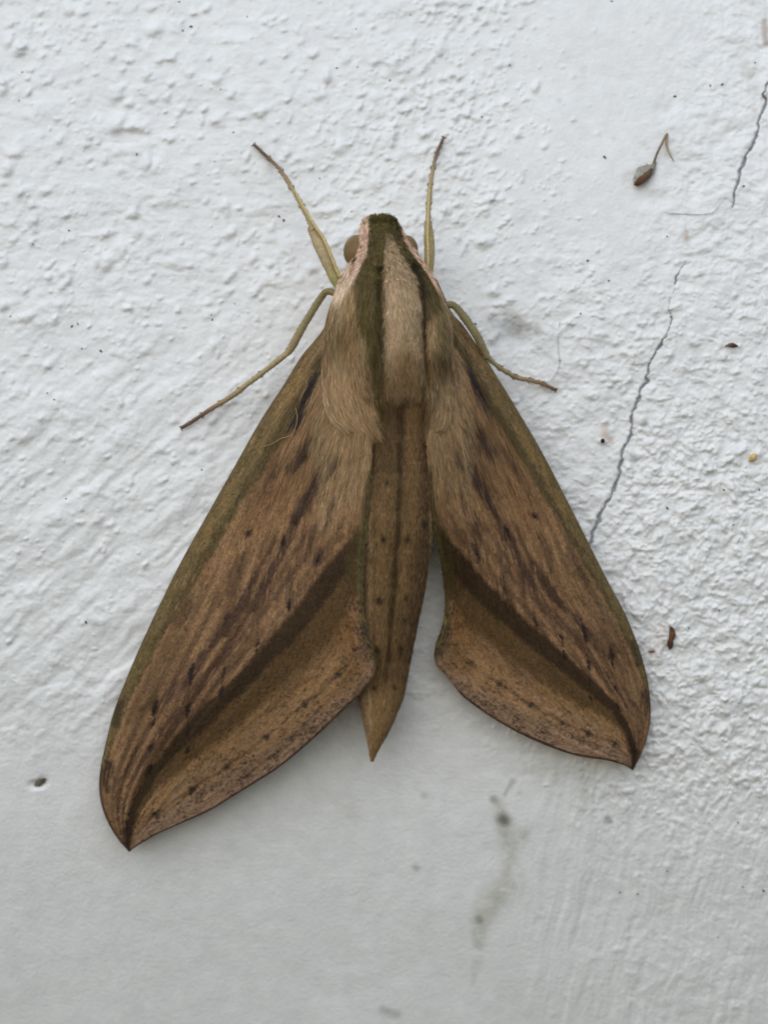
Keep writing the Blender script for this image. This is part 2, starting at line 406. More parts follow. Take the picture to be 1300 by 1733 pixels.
PAIRS = [((218, 1442), (1072, 1304)), ((637, 1118), (736, 1108)), ((545, 560), (768, 532)), ((470, 668), (835, 627)), ((395, 793), (907, 746)), ((318, 930), (975, 874)), ((228, 1112), (1052, 1025)),
         ((192, 1204), (1084, 1105)), ((167, 1330), (1102, 1200)), ((613, 988), (753, 1007)), ((616, 923), (738, 914)), ((630, 740), (724, 740)), ((632, 660), (722, 660)), ((422, 902), (905, 873)),
         ((325, 1139), (989, 1068)), ((318, 1200), (996, 1123)), ((317, 1236), (997, 1152)), ((262, 1197), (1036, 1107)), ((254, 1265), (1042, 1165)), ((254, 1301), (1045, 1194)), ((375, 1168), (954, 1107)),
         ((435, 1094), (908, 1055)), ((572, 1140), (797, 1120)), ((515, 1192), (847, 1158)), ((451, 1247), (902, 1194)), ((383, 1298), (954, 1223)), ((325, 1336), (997, 1241)), ((263, 1378), (1041, 1257)),
         ((567, 1216), (784, 1179)), ((470, 1300), (860, 1230)), ((354, 1372), (965, 1275)), ((510, 1020), (835, 1000)), ((590, 900), (757, 895))]
R2L = rbf_fit([p[1] for p in PAIRS], [p[0] for p in PAIRS])

# speckles of the outer margin, on a canvas in left wing pixels at double resolution
CAN = np.zeros((1460 * 2, 660 * 2), np.float32)
def dot(px, py, r, a=1.0, el=1.0):
    X, Y = px * 2, py * 2; r2 = r * 2; k = int(3 * r2 * el) + 2
    x0, y0 = int(X) - k, int(Y) - k
    if x0 < 0 or y0 < 0 or x0 + 2 * k >= CAN.shape[1] or y0 + 2 * k >= CAN.shape[0]: return
    yy, xx = np.mgrid[y0:y0 + 2 * k, x0:x0 + 2 * k]
    mk = a * np.exp(-(((xx - X) / r2) ** 2 + ((yy - Y) / (r2 * el)) ** 2) ** 1.4)
    CAN[y0:y0 + 2 * k, x0:x0 + 2 * k] = np.maximum(CAN[y0:y0 + 2 * k, x0:x0 + 2 * k], mk)
rs = np.random.default_rng(3)
OUT = smooth_line([(218, 1440), (267, 1411), (354, 1372), (402, 1343), (470, 1300), (517, 1262), (567, 1216), (602, 1181), (632, 1143), (630, 1100), (618, 1040)], 200)
cnt = 0
while cnt < 900:
    k = rs.integers(0, 200); ox, oy = OUT[k]
    d = rs.gamma(1.7, 15)
    if d > 95: continue
    px = ox - 0.55 * d + rs.normal(0, 6); py = oy - 0.83 * d + rs.normal(0, 6)
    if vnoise(px / 22, py / 22, 8) < 0.45 * rs.random() + 0.25: continue
    dot(px, py, rs.uniform(1.2, 2.3), rs.uniform(0.45, 0.95), rs.uniform(0.8, 1.4)); cnt += 1
for _ in range(500):
    px = rs.uniform(200, 620); py = rs.uniform(620, 1250)
    dot(px, py, rs.uniform(0.9, 1.5), rs.uniform(0.2, 0.6), rs.uniform(1.2, 3))
for _ in range(160):
    k = rs.random(); px = 172 + 35 * k + rs.normal(0, 6) + 6; py = 1270 + 130 * k + rs.normal(0, 10)
    dot(px, py, rs.uniform(1.0, 2.0), rs.uniform(0.3, 0.8))

STREAKS = [  # polyline, half widths, colour, alpha
    ([(537, 630), (523, 665), (508, 700), (497, 722)], [4, 7, 9, 6], (58, 46, 44), 0.85),
    ([(560, 650), (566, 630)], [5, 3], (95, 80, 70), 0.5),
    ([(525, 735), (512, 765), (490, 790)], [4, 11, 6], (68, 54, 44), 0.7),
    ([(480, 775), (462, 800), (450, 830)], [4, 8, 4], (80, 60, 44), 0.55),
    ([(543, 790), (530, 825), (512, 855), (497, 880)], [5, 9, 10, 6], (68, 52, 46), 0.75),
    ([(500, 880), (480, 920), (466, 950), (448, 990), (430, 1030)], [5, 8, 6, 8, 5], (72, 52, 40), 0.7),
    ([(575, 755), (568, 780), (556, 800)], [3, 5, 3], (88, 70, 55), 0.6),
    ([(566, 835), (556, 870)], [4, 5], (86, 66, 50), 0.5),
    ([(536, 880), (530, 910), (518, 950)], [3, 5, 4], (82, 62, 50), 0.55),
    ([(540, 930), (536, 955)], [6, 5], (74, 56, 48), 0.65),
    ([(490, 960), (488, 1000), (484, 1040)], [4, 7, 4], (76, 58, 46), 0.55),
    ([(412, 935), (395, 975), (388, 1010)], [4, 9, 6], (88, 64, 44), 0.55),
    ([(430, 985), (410, 1020), (385, 1060), (360, 1090)], [5, 12, 9, 5], (74, 54, 40), 0.7),
    ([(385, 1045), (380, 1075)], [7, 5], (58, 42, 34), 0.6),
    ([(322, 1020), (305, 1055)], [6, 7], (90, 66, 42), 0.5),
    ([(455, 935), (420, 1000), (380, 1070), (340, 1130), (310, 1180)], [4, 5, 5, 5, 3], (92, 66, 44), 0.4),
    ([(580, 900), (520, 985), (470, 1040), (440, 1075), (390, 1130), (340, 1190), (295, 1250), (250, 1320)], [3, 3.4, 3.4, 3.4, 3.4, 3.4, 3.4, 3], (92, 66, 46), 0.72),
    ([(560, 880), (500, 960), (450, 1030), (400, 1090), (350, 1150), (300, 1215), (255, 1280), (225, 1340)], [3, 3.4, 3.4, 3.4, 3.4, 3.4, 3.4, 3], (88, 62, 46), 0.72),
    ([(530, 890), (470, 980), (420, 1060), (360, 1130), (310, 1190), (265, 1250), (228, 1310)], [3, 4, 4, 5, 5, 5, 3], (92, 64, 48), 0.72),
    ([(345, 1105), (320, 1140), (290, 1170), (270, 1200)], [5, 12, 8, 5], (82, 58, 46), 0.6),
    ([(262, 1180), (240, 1200)], [6, 5], (82, 64, 36), 0.5),
    ([(205, 1190), (195, 1225)], [9, 8], (60, 50, 32), 0.6),
    ([(235, 1270), (215, 1310)], [5, 5], (86, 62, 48), 0.5),
    ([(185, 1290), (178, 1320), (182, 1340)], [7, 6, 4], (62, 44, 34), 0.7),
    ([(500, 905), (440, 1010), (395, 1080), (340, 1145), (295, 1205), (250, 1270), (215, 1330)], [2.5, 3, 3.4, 3.4, 3.4, 3.2, 2.5], (90, 64, 48), 0.6),
    ([(470, 900), (405, 1030), (350, 1100), (300, 1165), (262, 1220), (225, 1280), (198, 1330)], [2.5, 3, 3, 3.2, 3.2, 3, 2.5], (92, 66, 50), 0.5),
    ([(590, 870), (560, 915), (525, 960), (490, 1010)], [3, 3.5, 3.5, 3], (94, 70, 50), 0.5),
    ([(600, 1050), (520, 1150), (430, 1225), (340, 1290), (260, 1355)], [4, 5, 5, 4, 3], (112, 86, 52), 0.3),
    ([(572, 1140), (515, 1192), (451, 1247), (383, 1298), (325, 1336), (263, 1378), (235, 1410)], [2.4, 2.6, 2.6, 2.6, 2.6, 2.4, 2], (98, 76, 54), 0.42),
    ([(540, 1210), (470, 1262), (400, 1308), (330, 1352), (265, 1396)], [5, 6, 6, 6, 4], (138, 112, 88), 0.45),
    # warm russet tints
    ([(470, 830), (445, 870), (430, 910)], [10, 14, 8], (132, 92, 60), 0.3),
    ([(480, 770), (455, 830)], [8, 10], (128, 90, 58), 0.25),
    ([(560, 1060), (600, 1110), (590, 1140)], [22, 30, 20], (120, 87, 48), 0.45),
    ([(600, 1010), (590, 1070)], [10, 20], (126, 90, 52), 0.5),
    ([(440, 1205), (360, 1275), (290, 1330), (245, 1380)], [9, 10, 9, 6], (138, 106, 66), 0.5),
    # pale grey scuffs
    ([(360, 1290), (320, 1315), (290, 1345)], [10, 10, 6], (122, 106, 82), 0.25),
    ([(540, 700), (545, 760), (550, 800)], [8, 12, 8], (134, 116, 84), 0.4),
]
DASHES = [((325, 1122), (322, 1160), 4.0), ((262, 1184), (261, 1212), 5.0), ((260, 1212), (258, 1232), 2.2), ((318, 1190), (317, 1212), 3.6), ((317, 1228), (317, 1246), 3.4), ((318, 1160), (318, 1250), 1.2),
          ((380, 1128), (378, 1146), 2.2), ((376, 1158), (374, 1182), 3.2), ((378, 1120), (377, 1180), 1.0), ((436, 1080), (434, 1108), 2.2), ((436, 1050), (435, 1100), 1.0),
          ((255, 1258), (254, 1272), 4.0), ((254, 1294), (253, 1308), 4.0), ((318, 1262), (317, 1275), 2.0), ((422, 896), (420, 908), 4.2), ((490, 1012), (488, 1032), 2.5),
          ((540, 938), (538, 950), 3.0), ((480, 905), (476, 930), 2.5)]
SPOTS = [(572, 1140, 5), (515, 1192, 6), (451, 1247, 6), (383, 1298, 6), (325, 1336, 6.5), (263, 1378, 5)]

def wing_color(x, y, u, v, seed):
    """x,y in left-wing pixels; u across (0 lead,1 inner), v along"""
    shp = x.shape
    jx = x + 3.5 * fbm(x / 26, y / 26, 3, seed + 1) + 2.2 * fbm(x / 5, y / 5, 2, seed + 2)
    jy = y + 3.5 * fbm(x / 26, y / 26, 3, seed + 3) + 3.0 * fbm(x / 5, y / 5, 2, seed + 4)
    col = np.ones(shp + (3,)) * alb(127, 97, 65)
    def mix(mask, c, a=1.0):
        nonlocal col
        k = (np.clip(mask, 0, 1) * a)[..., None]; col = col * (1 - k) + alb(*c) * k
    # long streaks following the wing
    n = fbm(u * 26, v * 7, 3, seed + 6)
    mix(np.clip(n, 0, 1) * 1.2, (98, 72, 46), 0.55); mix(np.clip(-n, 0, 1) * 1.2, (146, 114, 78), 0.6)
    n2 = fbm(x / 70, y / 90, 3, seed + 9); mix(np.clip(n2, 0, 1), (138, 100, 66), 0.5)
    # pale hairy base and inner field
    mix(stroke(jx, jy, [(572, 570), (590, 640), (600, 720), (590, 800), (560, 880)], [36, 62, 54, 46, 26], 0.45), (150, 122, 87), 0.9)
    mix(np.clip(n, 0, 1) * 1.4, (112, 84, 60), 0.5)
    mix(stroke(jx, jy, [(590, 860), (530, 960), (450, 1060)], [16, 14, 10], 0.7), (140, 108, 74), 0.6)
    mix(stroke(jx, jy, [(450, 880), (410, 900), (390, 930)], [26, 24, 14], 0.8), (138, 106, 68), 0.6)
    # outer margin beyond the dark band
    OM = sst(-12, 18, _side(jx, jy))
    mix(OM, (138, 107, 75), 0.85)
    mix(OM * sst(420, 600, x), (130, 97, 58), 0.5)
    mix(OM * (1 - sst(6, 46, poly_d(jx, jy, OUT)[0])), (130, 104, 82), 0.75)
    # olive costal band
    dl, _ = poly_d(x, y, LEAD_L[1:16])
    jl = dl + 5 * fbm(x / 18, y / 18, 3, seed + 11) + 3 * fbm(x / 4, y / 4, 2, seed + 12)
    wv = np.interp(y, [540, 650, 720, 900, 1050, 1180, 1300], [25, 40, 45, 37, 28, 17, 8])
    mix((1 - sst(0.72, 1.15, jl / wv)) * (0.62 + 0.38 * sst(620, 760, y)), (98, 82, 50), 0.92)
    mix((1 - sst(0.25, 1.0, np.abs(jl / wv - 0.93) / 0.32)) * (1 - sst(1150, 1300, y)), (76, 63, 34), 0.8)
    mix((1 - sst(0.3, 1.0, np.abs(jl / wv - 0.45) / 0.3)) * sst(0.1, 0.6, fbm(x / 30, y / 60, 2, seed + 14) + .2) * (1 - sst(900, 1000, y)), (126, 98, 58), 0.6)
    flk = vnoise(u * 170, v * 60, seed + 61) * 0.6 + vnoise(u * 80, v * 26, seed + 62) * 0.4
    vl = fbm(u * 36, v * 1.6, 1, seed + 63) + 0.4 * fbm(u * 75, v * 3, 1, seed + 64)
    fld = sst(0.12, 0.25, u) * sst(0.25, 0.5, v) * (1 - OM)
    mix(np.clip(vl * 1.9, 0, 1) * fld, (82, 58, 43), 0.25); mix(np.clip(-vl * 1.5, 0, 1) * fld, (144, 111, 79), 0.4)
    ph = u * 15 + 0.9 * fbm(u * 3, v * 2.5, 2, seed + 81); lnm = np.abs(ph - np.floor(ph) - 0.5)
    lm = (1 - sst(0.10, 0.34, lnm)) * (0.35 + 0.9 * sst(0.3, 0.7, vnoise(u * 15, v * 9, seed + 82))) * sst(0.06, 0.14, u) * sst(0.36, 0.6, v) * (1 - OM)
    mix(lm, (80, 58, 42), 0.55)
    mix((1 - sst(0.0, 0.12, 0.5 - lnm)) * fld, (146, 113, 82), 0.35)
    mix(stroke(jx, jy, [(345, 985), (300, 1070), (260, 1150), (225, 1220)], [10, 16, 14, 9], 0.9), (92, 70, 46), 0.55)
    mix(stroke(jx, jy, [(470, 770), (430, 850), (395, 920)], [8, 12, 8], 0.9), (100, 74, 48), 0.45)
    for pts, ws, c, a in STREAKS:
        if a == 0.72: a = 0.45
        cc = c if a in (0.4, 0.5) and c[0] > 115 else tuple(0.86 * k_ for k_ in c)
        mix(stroke(jx, jy, pts, ws, 0.8) * (0.6 + 0.8 * sst(0.25, 0.65, flk)), cc, min(0.95, a * 1.15))
    mix(sst(0.30, 0.12, flk), (156, 124, 86), 0.4)
    # the dark oblique band to the tip
    mix(stroke(jx, jy, [(606, 930), (585, 975), (555, 1040), (500, 1105), (440, 1160), (375, 1220), (310, 1275), (262, 1318), (232, 1362), (220, 1405), (217, 1438)], [10, 22, 29, 31, 28, 25, 20, 14, 10, 8, 3], 0.42), (84, 63, 35), 0.9)
    mix(stroke(jx, jy, [(608, 912), (570, 960), (530, 1015), (480, 1080), (425, 1137), (365, 1195), (310, 1250), (262, 1303), (230, 1358), (217, 1405), (216, 1438)], [11, 17, 18, 17, 15, 14, 12, 9, 8, 6, 3], 0.34), (54, 39, 22), 0.92)
    mix(stroke(jx, jy, [(606, 900), (596, 950), (600, 1000)], [10, 16, 8], 0.7), (74, 60, 32), 0.75)
    mix(stroke(jx, jy, [(222, 1380), (212, 1410), (214, 1438)], [6, 7, 4], 0.5), (52, 36, 26), 0.8)
    # inner margin olive, pale edge
    di, _ = poly_d(x, y, INN_L[5:14])
    wi = np.interp(y, [760, 830, 900, 1000, 1080, 1130], [3, 9, 12, 11, 10, 5])
    mix(1 - sst(0.6, 1.2, (di + 3 * fbm(x / 12, y / 12, 2, seed + 17)) / wi), (90, 79, 48), 0.8)
    mix((1 - sst(0.8, 2.8, di)) * sst(880, 940, y) * (1 - sst(1060, 1110, y)), (142, 126, 80), 0.7)
    # edges
    do, _ = poly_d(x, y, INN_L[14:]); mix(1 - sst(0.8, 3.6, do), (66, 48, 34), 0.85)
    mix((1 - sst(0.5, 2.6, dl)), (84, 64, 38), 0.7)
    dt, _ = poly_d(x, y, LEAD_L[14:]); mix(1 - sst(1.5, 6, dt), (70, 46, 34), 0.75)
    # black marks
    jx2 = x + 2.0 * fbm(x / 5, y / 5, 2, seed + 21); jy2 = y + 3.0 * fbm(x / 5, y / 7, 2, seed + 23)
    for a_, b_, w_ in [(p_, q2_, r_ * 1.15) for p_, q2_, r_ in DASHES]:
        thin = w_ < 1.5
        mx_, my_ = (a_[0] + b_[0]) / 2, (a_[1] + b_[1]) / 2; tt = 0.15 if not thin else 0.0
        pa = (a_[0] + (mx_ - a_[0]) * tt + 2.5, a_[1] + (my_ - a_[1]) * tt); pb = (b_[0] - 1.5, b_[1])
        mix(stroke(jx2 + 2.5 * fbm(x / 3.5, y / 3.5, 2, seed + 71), jy2, [pa, (mx_, my_), pb], [w_ * 0.5, w_ * 1.15, w_ * 0.35], 0.85) * (0.85 + 0.3 * flk), (42, 30, 26), 0.5 if thin else 1.0)
    for px, py, r in SPOTS:
        mix(stroke(jx2, jy2, [(px, py), (px + 1, py + 1)], [r * 0.8, r * 0.8], 0.65), (40, 36, 32), 0.92)
        mix(stroke(jx2, jy2, [(px + 18, py - 15), (px - 16, py + 12)], [2, 2], 0.8), (84, 66, 44), 0.5)
    cv = bil(CAN, np.clip(y * 2, 0, CAN.shape[0] - 2), np.clip(x * 2, 0, CAN.shape[1] - 2))
    mix(cv, (42, 28, 27), 1.0)
    # deepen the contrast of the markings
    mu = alb(118, 90, 60); col = mu * (np.maximum(col, 1e-4) / mu) ** 1.15 * np.array([0.915, 0.92, 0.96])
    g = fbm(x / 2.6, y / 4.2, 2, seed + 31); col *= (1 + 0.22 * g)[..., None]
    mix(sst(0.64, 0.84, flk), (68, 48, 36), 0.5)
    return col

BANDC = smooth_line([(625, 985), (585, 1060), (540, 1115), (470, 1185), (400, 1240), (330, 1295), (270, 1345), (225, 1410)], 60)
def _side(x, y):
    """signed distance: positive on the outer-margin side of the dark band"""
    d = np.full(x.shape, 1e9); s = np.ones(x.shape)
    for i in range(len(BANDC) - 1):
        ax, ay = BANDC[i]; bx, by = BANDC[i + 1]; dx, dy = bx - ax, by - ay
        t = np.clip(((x - ax) * dx + (y - ay) * dy) / (dx * dx + dy * dy), 0, 1)
        dd = np.hypot(x - ax - t * dx, y - ay - t * dy); cr = dx * (y - ay) - dy * (x - ax)
        mkk = dd < d; d = np.where(mkk, dd, d); s = np.where(mkk, np.sign(-cr), s)
    return d * s

NV, NU = 720, 280
def build_wing(lead, inn, hf, left, seed):
    A = smooth_line(lead, NV); B = smooth_line(inn, NV)
    v = np.linspace(0, 1, NV)[:, None]; u = np.linspace(0, 1, NU)[None]
    P2 = A[:, None] * (1 - u[..., None]) + B[:, None] * u[..., None]
    x, y = P2[..., 0], P2[..., 1]
    h = hf(x, y)[..., 0]
    uu = u + 0 * v; vv = v + 0 * u
    # corrugation along the veins, slight buckling, rounded leading edge
    vein = fbm(uu * 13 + 3, vv * 2.2, 2, seed + 40)
    h = h + 0.13 * vein * sst(0, 0.1, vv) * sst(1.0, 0.9, vv) + 0.10 * fbm(x / 60, y / 60, 2, seed + 44)
    edge = np.minimum(uu, 1 - uu) * np.hypot(A[:, 0] - B[:, 0], A[:, 1] - B[:, 1])[:, None]
    h = h - 0.16 * (1 - sst(0, 5, edge)) - 0.55 * (1 - sst(0, 46, uu * np.hypot(A[:, 0] - B[:, 0], A[:, 1] - B[:, 1])[:, None])) ** 2
    if left: lx, ly = x, y
    else:
        q_ = R2L(x, y); lx, ly = q_[..., 0], q_[..., 1]
    col = wing_color(lx, ly, uu, vv, seed)
    # fine scale relief
    h = h + 0.018 * fbm(x / 3.0, y / 4.0, 2, seed + 50)
    P = W(x, y, h)
    return P, col, h, x, y

def wing_mesh(name, P, col, h, x, y, left):
    n, m = P.shape[:2]
    quads = grid_quads(n, m)
    # underside: coarse sheet 0.14 mm below, slightly inset
    ii = np.unique(np.linspace(0, n - 1, 90).astype(int)); jj = np.unique(np.linspace(0, m - 1, 40).astype(int))
    U = W(x, y, h - 0.14)[np.ix_(ii, jj)]
    V = np.vstack([P.reshape(-1, 3), U.reshape(-1, 3)])
    q2 = grid_quads(len(ii), len(jj), n * m)[:, ::-1]
    # rim
    def ring(I, J, base, mm): return base + I * mm + J
    top_b = []; bot_b = []
    border = [(i, 0) for i in range(len(ii))] + [(len(ii) - 1, j) for j in range(len(jj))] + [(i, len(jj) - 1) for i in range(len(ii) - 1, -1, -1)] + [(0, j) for j in range(len(jj) - 1, -1, -1)]
    rim = []
    for (a, b_), (c, d) in zip(border, border[1:]):
        if (a, b_) == (c, d): continue
        rim.append((ii[a] * m + jj[b_], ii[c] * m + jj[d], n * m + c * len(jj) + d, n * m + a * len(jj) + b_))
    Q = np.vstack([quads, q2, np.array(rim)])
    if left: Q = Q[:, ::-1]
    C = np.vstack([col.reshape(-1, 3), col[np.ix_(ii, jj)].reshape(-1, 3)])
    return make_mesh(name, V, Q, colors=C)

PL, CLc, hl, xl, yl = build_wing(LEAD_L, INN_L, hL, True, 200)
PR, CRc, hr, xr_, yr_ = build_wing(LEAD_R, INN_R, hR, False, 300)
wl = obj('forewing', wing_mesh('forewing', PL, CLc, hl, xl, yl, True), M['wing'], moth)
wr = obj('forewing', wing_mesh('forewing', PR, CRc, hr, xr_, yr_, False), M['wing'], moth)

# hindwings, folded under the forewings; a sliver of the right one shows beside the abdomen
def hindwing(pts_a, pts_b, hf, drop):
    A = smooth_line(pts_a, 60); B = smooth_line(pts_b, 60); u = np.linspace(0, 1, 24)[None, :, None]
    P2 = A[:, None] * (1 - u) + B[:, None] * u; x, y = P2[..., 0], P2[..., 1]
    h = np.minimum(hf(x, y)[..., 0] - drop, 9) + 0.05 * fbm(u[..., 0] * 9, y / 80, 2, 61)
    c = np.ones(x.shape + (3,)) * alb(112, 100, 66) * (1 + 0.2 * fbm(x / 6, y / 9, 2, 62))[..., None]
    T = W(x, y, h); Bt = W(x, y, h - 0.1); n, m = x.shape
    Q = grid_quads(n, m); Q2 = grid_quads(n, m, n * m)[:, ::-1]
    rim = []
    bd = [(i, 0) for i in range(n)] + [(n - 1, j) for j in range(1, m)] + [(i, m - 1) for i in range(n - 2, -1, -1)] + [(0, j) for j in range(m - 2, -1, -1)]
    for (a, b_), (c_, d) in zip(bd, bd[1:]): rim.append((a * m + b_, c_ * m + d, n * m + c_ * m + d, n * m + a * m + b_))
    return make_mesh('hindwing', np.vstack([T.reshape(-1, 3), Bt.reshape(-1, 3)]), np.vstack([Q, Q2, rim]), colors=np.vstack([c.reshape(-1, 3)] * 2))
obj('hindwing', hindwing([(770, 640), (830, 780), (880, 930), (840, 1010)], [(715, 690), (718, 780), (719, 850), (721, 884)], hR, 0.7), M['wing'], moth)
obj('hindwing', hindwing([(520, 680), (450, 800), (400, 950), (450, 1040)], [(640, 690), (636, 780), (630, 870), (622, 920)], hL, 0.7), M['wing'], moth)

# ---- body: one continuous mesh, head to tail tip
ST = np.array([  # py, left, right, top, bottom (mm)
    (365, 636, 656, 5.9, 4.9), (367, 625, 665, 6.3, 4.0), (372, 615, 671, 6.7, 3.0), (385, 610, 677, 7.2, 2.2), (400, 607, 687, 7.6, 1.8), (425, 601, 705, 8.2, 1.4), (450, 588, 722, 8.7, 1.2),
    (475, 575, 737, 9.2, 1.1), (500, 566, 748, 9.6, 1.0), (530, 557, 759, 10.0, 1.0), (560, 552, 763, 10.2, 1.0), (600, 549, 764, 10.2, 1.1), (635, 547, 765, 9.75, 1.2), (665, 548, 766, 9.25, 1.3), (690, 551, 764, 8.85, 1.4), (715, 560, 758, 8.5, 1.4), (745, 603, 737, 8.25, 1.4),
    (750, 605, 736, 8.2, 1.4), (850, 605, 736, 7.6, 1.3), (905, 605, 733, 7.1, 1.2), (1000, 606, 720, 5.8, 0.6), (1100, 606, 699, 4.4, 0.0), (1180, 606, 684, 3.1, -0.3), (1232, 617, 662, 2.3, -0.3),
    (1270, 625, 640, 1.5, 0.1), (1289, 628, 630, 0.9, 0.5)], float)
NT, NK = 620, 200
ty = np.concatenate([np.linspace(365, 380, 30, endpoint=False), np.linspace(380, 1289, NT - 30)])
def sti(k):
    raw = np.interp(ty, ST[:, 0], ST[:, k]); ker = np.ones(13) / 13
    pad = np.pad(raw, 6, mode='edge'); sm = np.convolve(pad, ker, 'valid')
    w = sst(372, 400, ty); return raw * (1 - w) + sm * w
bl, br, bt, bb = sti(1), sti(2), sti(3), sti(4)
# theta 0 = right edge, pi/2 = top, pi = left ; dense on top
k1 = np.linspace(0, math.pi, 150, endpoint=False); k2 = np.linspace(math.pi, 2 * math.pi, NK - 150, endpoint=False)
th = np.concatenate([k1, k2])[None]
c_, s_ = np.cos(th), np.sin(th)
hw = ((br - bl) / 2)[:, None]; cxx = ((br + bl) / 2)[:, None]
mid = ((bt + bb) / 2)[:, None]; hh = ((bt - bb) / 2)[:, None]
flat = sst(420, 560, ty)[:, None] * (1 - sst(640, 720, ty))[:, None]
ex = 1 - 0.12 * flat
bx = cxx + hw * np.sign(c_) * np.abs(c_) ** ex; by = ty[:, None] + 0 * bx
bh = mid + hh * np.sign(s_) * np.abs(s_) ** ex
up = sst(0.05, 0.35, s_)
# tegula grooves, head and collar seams, abdominal ring joints
GROL = [(648, 455), (644, 520), (642, 580), (634, 640), (628, 690)]; GROR = [(703, 455), (716, 500), (718, 540), (721, 600), (724, 660)]
d1, _ = poly_d(bx, by, GROL); d2, _ = poly_d(bx, by, GROR)
bh = bh - up * (0.55 * np.exp(-(d1 / 9) ** 2) + 0.85 * np.exp(-(d2 / 6) ** 2) * sst(470, 540, by))
bh = bh + up * 0.20 * np.exp(-((bx - 606) / 30) ** 2) * sst(470, 540, by) * (1 - sst(630, 690, by))
bh = bh + up * 0.55 * np.exp(-((bx - 742) / 15) ** 2) * sst(480, 540, by) * (1 - sst(620, 700, by))
bh = bh + up * 0.35 * np.exp(-((bx - 683) / 24) ** 2) * sst(440, 520, by) * (1 - sst(580, 720, by))
bh = bh - up * 0.10 * np.exp(-((by - 446 + 0.1 * np.abs(bx - 665)) / 5) ** 2)
for yy in (735, 800, 865, 930, 995, 1060, 1120, 1172): bh = bh - up * 0.035 * np.exp(-((by - yy) / 3.0) ** 2) * (1 + 0 * bx)
bh = bh + up * 0.05 * fbm(bx / 7, by / 22, 3, 500)

